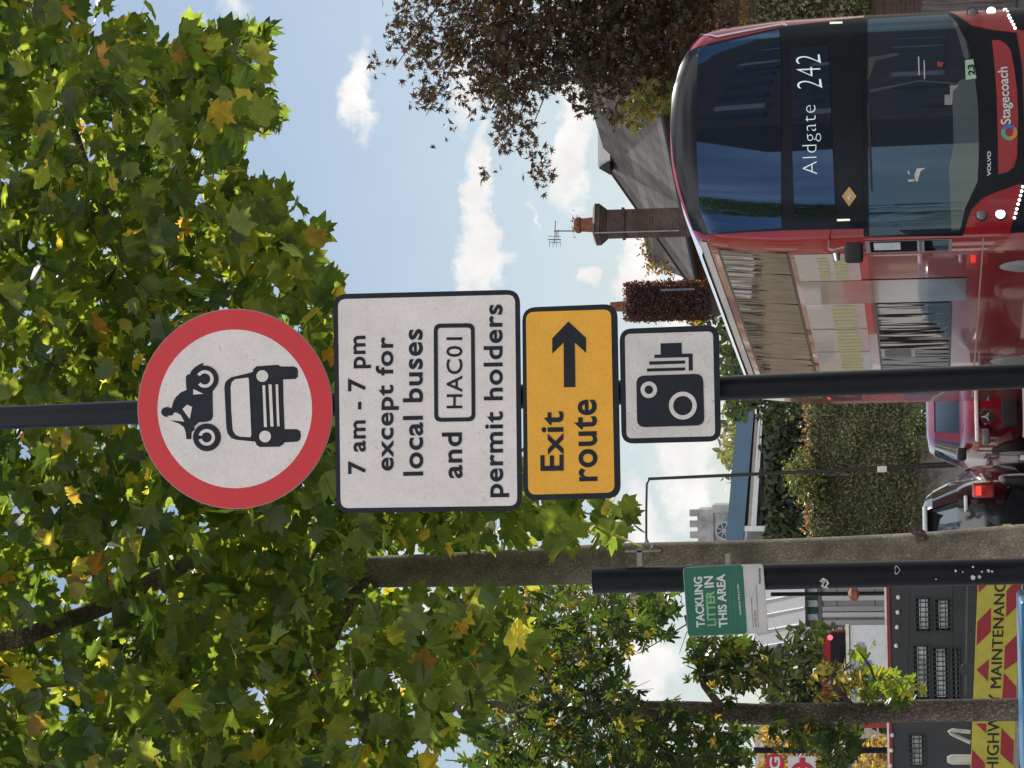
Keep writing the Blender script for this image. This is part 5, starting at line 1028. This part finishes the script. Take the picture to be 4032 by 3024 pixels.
for k in range(12):
    a_ = at(3160, 2312+k*27, DG); m_ = teal if k % 2 else mat('pale_glass', (.40, .48, .52), .2); mb = MB(); mb.box(a_.x-.20, a_.x+.02, DG-.06, DG-.01, ze-.42, ze-.08); mb.build('clerestory_window', m_, gb)
mb = MB(); mb.box(xl_g, xr_g, DG-.09, DG-.005, ze-.56, ze-.44); mb.build('fascia', dkst, gb)
for k, py_ in enumerate((2300, 2345, 2387, 2410, 2440, 2470, 2510, 2560)):
    a_ = at(3300, py_, DG); mb = MB(); mb.box(a_.x-.16, a_.x, DG-.16, DG-.004, 0, ze-.58); mb.build('pier', clad2 if k % 2 else clad, gb)
mb = MB()
for z_ in (4.8, 3.5, 2.2): mb.box(xl_g, xr_g, DG-.012, DG-.003, z_, z_+.03)
mb.build('panel_joint', dkst, gb)
# far red bus
D5 = 71.0; e_ = at(3236, 2670, D5); b2_ = thing('double_decker_bus', 'far-off red double-decker bus partly hidden by maple leaves', 'bus', Vector((at(3300, 2674, D5).x, D5, 0)))
hw2 = 1.25; xc = b2_.location.x; zt2 = at(3238, 2674, D5).z
mb = MB(); ring_ = []
n = 16
prof = [(-hw2, .4), (hw2, .4), (hw2, zt2-.42)] + [(hw2*math.cos(math.pi*k/(2*n))**.45 if k < n else 0, zt2-.42+.42*math.sin(math.pi*k/(2*n))) for k in range(1, n+1)]
prof += [(-x, z) for x, z in reversed(prof[3:-1])] + [(-hw2, zt2-.42)]
mb.prism([(xc+x, D5, z) for x, z in prof], (0, 10.5, 0)); mb.build('body', red, b2_)
z_a = at(3272, 2674, D5).z; z_b = at(3335, 2674, D5).z
mb = MB(); mb.box(xc-1.16, xc+1.2, D5-.02, D5-.003, z_b-.5, z_a); mb.build('upper_panel', bus_black, b2_)
mb = MB(); mb.box(xc-1.0, xc+.85, D5-.03, D5-.021, z_b-.4, z_a-.25); mb.build('upper_window', glass, b2_)
mb = MB(); mb.box(xc-1.1, xc+1.1, D5-.02, D5-.003, 1.0, 2.2); mb.build('lower_window', glass, b2_)
c = at(3268, 2511, D5); mb = MB(); mb.disc((c.x, D5-.03, c.z), (0, 1, 0), .07, .03, 16); mb.build('marker_lamp', mat_emit('pink_red_glow', (1, .10, .15), 1.2), b2_)
for sx in (-1.05, 1.05):
    for yy in (2.4, 8): mb = MB(); mb.tube([(xc+sx-.15, D5+yy, .48), (xc+sx+.15, D5+yy, .48)], .48, 20); mb.build('wheel', rubber, b2_, smooth=True)
# white box van
DV = 54.0; v0_ = at(3333, 2462, DV); v1_ = at(3333, 2800, DV); van = thing('box_van', 'white box van with pale blue panels behind the autumn maple leaves', 'van', Vector(((v0_.x+v1_.x)/2, DV, 0)))
vw = mat('van_white_paint', (.62, .64, .66), .35, coat=.5, var=.04); vb = mat('van_pale_blue', (.33, .40, .50), .4, var=.05)
mb = MB(); mb.box(v1_.x, v0_.x, DV, DV+5.5, .55, v0_.z-.05); mb.build('cargo_box', vw, van, bevel=.03)
mb = MB(); mb.box(v1_.x-.02, v0_.x+.02, DV-.03, DV+5.5, v0_.z-.045, v0_.z+.02); mb.build('roof_rim', mat('rim_cream', (.75, .72, .60), .4), van)
for (a, b, y0, y1, m_) in ((3352, 3366, 2560, 2760, vb), (3375, 3400, 2530, 2660, vb), (3384, 3392, 2620, 2760, dkst), (3400, 3428, 2600, 2720, mat('van_slate_blue', (.16, .22, .36), .4)), (3388, 3445, 2724, 2762, vw)):
    p_, q_ = at(a, y1, DV), at(b, y0, DV); mb = MB(); mb.box(p_.x, q_.x, DV-.018-random.random()*.01, DV-.004, q_.z, p_.z); mb.build('rear_panel', m_, van)
mb = MB(); mb.box(v1_.x, v0_.x, DV-.02, DV-.002, .6, .75); mb.build('bumper', rubber, van)
for sx in (v1_.x+.2, v0_.x-.2):
    for yy in (.9, 4.8): mb = MB(); mb.tube([(sx-.12, DV+yy, .38), (sx+.12, DV+yy, .38)], .38, 20); mb.build('wheel', rubber, van, smooth=True)
# thin pole with hanging ball
DQ = 60.0; t0_ = at(3035, 2340, DQ); tp = thing('thin_pole', 'slim black pole with a brown ball hung on it beside the grey building', 'pole', Vector((t0_.x, DQ, 0)))
MB().tube([t0_, Vector((t0_.x, DQ, 0))], .045, 8).build('shaft', black_paint, tp, smooth=True)
c = at(3362, 2338, DQ); MB().tube([c+Vector((0, -.1, -.12)), c+Vector((0, -.1, -.07)), c+Vector((0, -.1, .05)), c+Vector((0, -.1, .12))], [.05, .14, .14, .04], 14).build('hanging_ball', terr, tp, smooth=True)
# bus stop flag
DF = 29.0; fpt = at(2968, 2954, DF); fb = thing('bus_stop', 'bus stop post with red G disc and white roundel flag at the lower left', 'bus stop', Vector((fpt.x, DF, 0)))
MB().tube([fpt, Vector((fpt.x, DF, 0))], .033, 14).build('post', black_paint, fb, smooth=True)
fr = mat('flag_red', (.45, .02, .035), .4, var=.04); fwh = mat('flag_white', (.60, .58, .60), .4, var=.05)
F = lambda px, py, o=0: (lambda v: Vector((v.x, DF-o, v.z)))(at(px, py, DF))
c = F(3050, 3006); mb = MB(); n = 32; mb.prism([(c.x+.105*math.cos(2*math.pi*k/n), DF, c.z+.105*math.sin(2*math.pi*k/n)) for k in range(n)], (0, .02, 0)); gd = mb.build('stop_letter_disc', fr, fb)
mb = MB(); quad_text(mb, "G", (3072, 3032), (3072, 2980), (3030, 3032), .003, .03, None, F); build_sub(mb, 'letter', fwh, gd)
fx1 = F(3102, 2979); fx0 = F(3214, 3120); mb = MB(); mb.prism([(fx0.x, DF, fx0.z), (fx1.x, DF, fx0.z), (fx1.x, DF, fx1.z), (fx0.x, DF, fx1.z)], (0, .02, 0)); fl = mb.build('flag', fwh, fb)
c = F(3160, 3050); mb = MB(); n = 36; a_ = [(c.x+.135*math.cos(2*math.pi*k/n), DF-.003, c.z+.135*math.sin(2*math.pi*k/n)) for k in range(n)]; b_ = [(c.x+.088*math.cos(2*math.pi*k/n), DF-.003, c.z+.088*math.sin(2*math.pi*k/n)) for k in range(n)]
mb.add(a_+b_, [(i, (i+1) % n, (i+1) % n+n, i+n) for i in range(n)]); mb.add([(c.x-.18, DF-.0045, c.z-.03), (c.x+.18, DF-.0045, c.z-.03), (c.x+.18, DF-.0045, c.z+.03), (c.x-.18, DF-.0045, c.z+.03)], [(0, 1, 2, 3)]); build_sub(mb, 'roundel', fr, fl)
mb = MB(); mb.tube([F(3050, 2956)+Vector((0, .01, 0)), F(3050, 2975)+Vector((0, .01, 0))], .01, 6).tube([F(3140, 2957)+Vector((0, .01, 0)), F(3140, 2982)+Vector((0, .01, 0))], .012, 6); mb.build('bracket', grey_metal, fb)
# pale brick building, lower left
D6 = 112.0; pb_ = thing('brick_building', 'pale brick building with slate roof at the lower left behind the bus stop', 'building', Vector((at(3400, 2960, D6).x, D6, 0)))
xr6 = at(3400, 2842, D6).x; xl6 = at(3400, 3300, D6).x; z6 = at(3010, 2960, D6).z; z7 = at(2960, 2960, D6).z; z8 = at(3355, 2960, D6).z
mb = MB(); mb.box(xl6, xr6, D6, D6+8, 0, z8); mb.build('wall', pale_brick, pb_)
mb = MB(); mb.box(xl6, xr6, D6+.3, D6+8, z8+.002, z6); mb.build('upper_wall', mat('slate_blue_render', (.14, .15, .19), .7), pb_)
mb = MB(); mb.hexa([(xl6-.3, D6, z6), (xr6+.3, D6, z6), (xr6+.3, D6+8, z6), (xl6-.3, D6+8, z6)], [(xl6, D6+2, z7), (xr6, D6+2, z7), (xr6, D6+6, z7), (xl6, D6+6, z7)]); mb.build('roof', tiles, pb_)
for k in range(4):
    x = xr6-1.0-k*1.1; mb = MB(); mb.box(x-.35, x+.35, D6-.05, D6-.004, 2.0, 3.4); wf = mb.build('window', white_wood, pb_); mb = MB(); mb.box(x-.28, x+.28, D6-.07, D6-.052, 2.1, 3.3); build_sub(mb, 'pane', glass, wf)
far_tree('sunlit olive tree in front of the slate-roofed building, behind the bus stop', [(1635, 1560), (1640, 1700), (1830, 1720), (1838, 1640), (1800, 1560), (1740, 1545), (1690, 1550)], 88, 92, 900, .20, autumn, (3500, 2930), tw=.3)
far_tree('yellow autumn tree low down right behind the maintenance truck', [(1845, 1620), (1835, 1700), (1960, 1720), (1960, 1600), (1900, 1590)], 60, 62, 700, .12, autumn, (3600, 2990), tw=.15)
far_tree('dark broad tree between the litter sign and the second trunk', [(1662, 1400), (1650, 1500), (1660, 1560), (1960, 1570), (1960, 1410), (1840, 1375), (1775, 1345), (1755, 1352), (1715, 1358), (1690, 1375)], 78, 84, 2600, .26, green_dk, (3600, 2600))
# ================================================================ what stands behind and beside the camera (seen mirrored in the bus)
rb = thing('brick_terrace', 'long dark brick terrace across the road, mirrored in the bus windscreen', 'building', Vector((40, -34, 0)))
ux, uy = .80, .60
def rbp(s_, t, z): return (24+s_*ux*.98+t*.3, -12-s_*uy*1.1-t, z)
mb = MB(); mb.hexa([(28.5, -22, 0), (80, -3, 0), (80, -20, 0), (33, -48, 0)], [(28.5, -22, 18), (80, -3, 18), (80, -20, 18), (33, -48, 18)]); mb.build('wall', brick_dk, rb)
aa, bb_ = Vector((28.5, -22, 0)), Vector((80, -3, 0)); dd2 = (bb_-aa).normalized(); n2 = Vector((-dd2.y, dd2.x, 0))
for k in range(16):
    for z_ in (1.2, 4.2, 7.2, 10.2, 13.4):
        c = aa+dd2*(1.6+k*2.2+random.uniform(-.3, .3))+n2*.02; mb = MB(); mb.prism([c+Vector((0, 0, z_)), c+dd2*1.0+Vector((0, 0, z_)), c+dd2*1.0+Vector((0, 0, z_+1.7)), c+Vector((0, 0, z_+1.7))], n2*.05); mb.build('window', beige if (k*7+int(z_)) % 5 == 0 else car_glass, rb)
lt = thing('shop_terrace', 'yellow brick shop terrace on the left pavement, mirrored in the bus side', 'building', Vector((-18, 62, 0)))
mb = MB(); mb.box(-26, -14.2, 34, 97, 0, 11); mb.build('wall', brick_y, lt)
mb = MB(); mb.box(-26.3, -13.9, 33.8, 97.2, 11.002, 11.4); mb.build('parapet', white_wood, lt)
for k in range(15):
    y_ = 36+k*4.0
    mb = MB(); mb.box(-14.19, -14.05, y_, y_+3.0, .3, 2.9); mb.build('shop_window', bus_black if k % 2 else white_wood, lt)
    for z_ in (4.3, 7.6): mb = MB(); mb.box(-14.19, -14.10, y_+.6, y_+1.9, z_, z_+1.8); mb.build('window', (white_wood, bus_black, brick)[(k+int(z_)) % 3], lt)
mb = MB(); mb.box(-14.18, -13.95, 34, 97, 3.0, 3.7); mb.build('shop_fascia', mat('fascia_red', (.35, .04, .03), .5), lt)
bt = thing('broad_tree', 'sweeping green tree line behind the camera, mirrored low in the bus windscreen', 'tree', Vector((0, -62, 0)))
MB().tube([(0, -62, 0), (0, -62, 2), (.2, -62, 3.5)], [.4, .3, .1], 10).build('trunk', bark_dk, bt, smooth=True)
tt = rng.uniform(0, 1, 4200); hh = 2.2+5.2*tt+1.0*np.sin(tt*23)+.5*np.sin(tt*61); Pq = np.stack([12-62*tt, -60+52*tt**2+rng.normal(0, 1.5, 4200), rng.uniform(.2, 1, 4200)**.7*hh], 1); leaves('crown', Pq, .5, 'oval', green_mid, bt)

b2_.rotation_euler.z = R(6.6); van.rotation_euler.z = R(6.0)
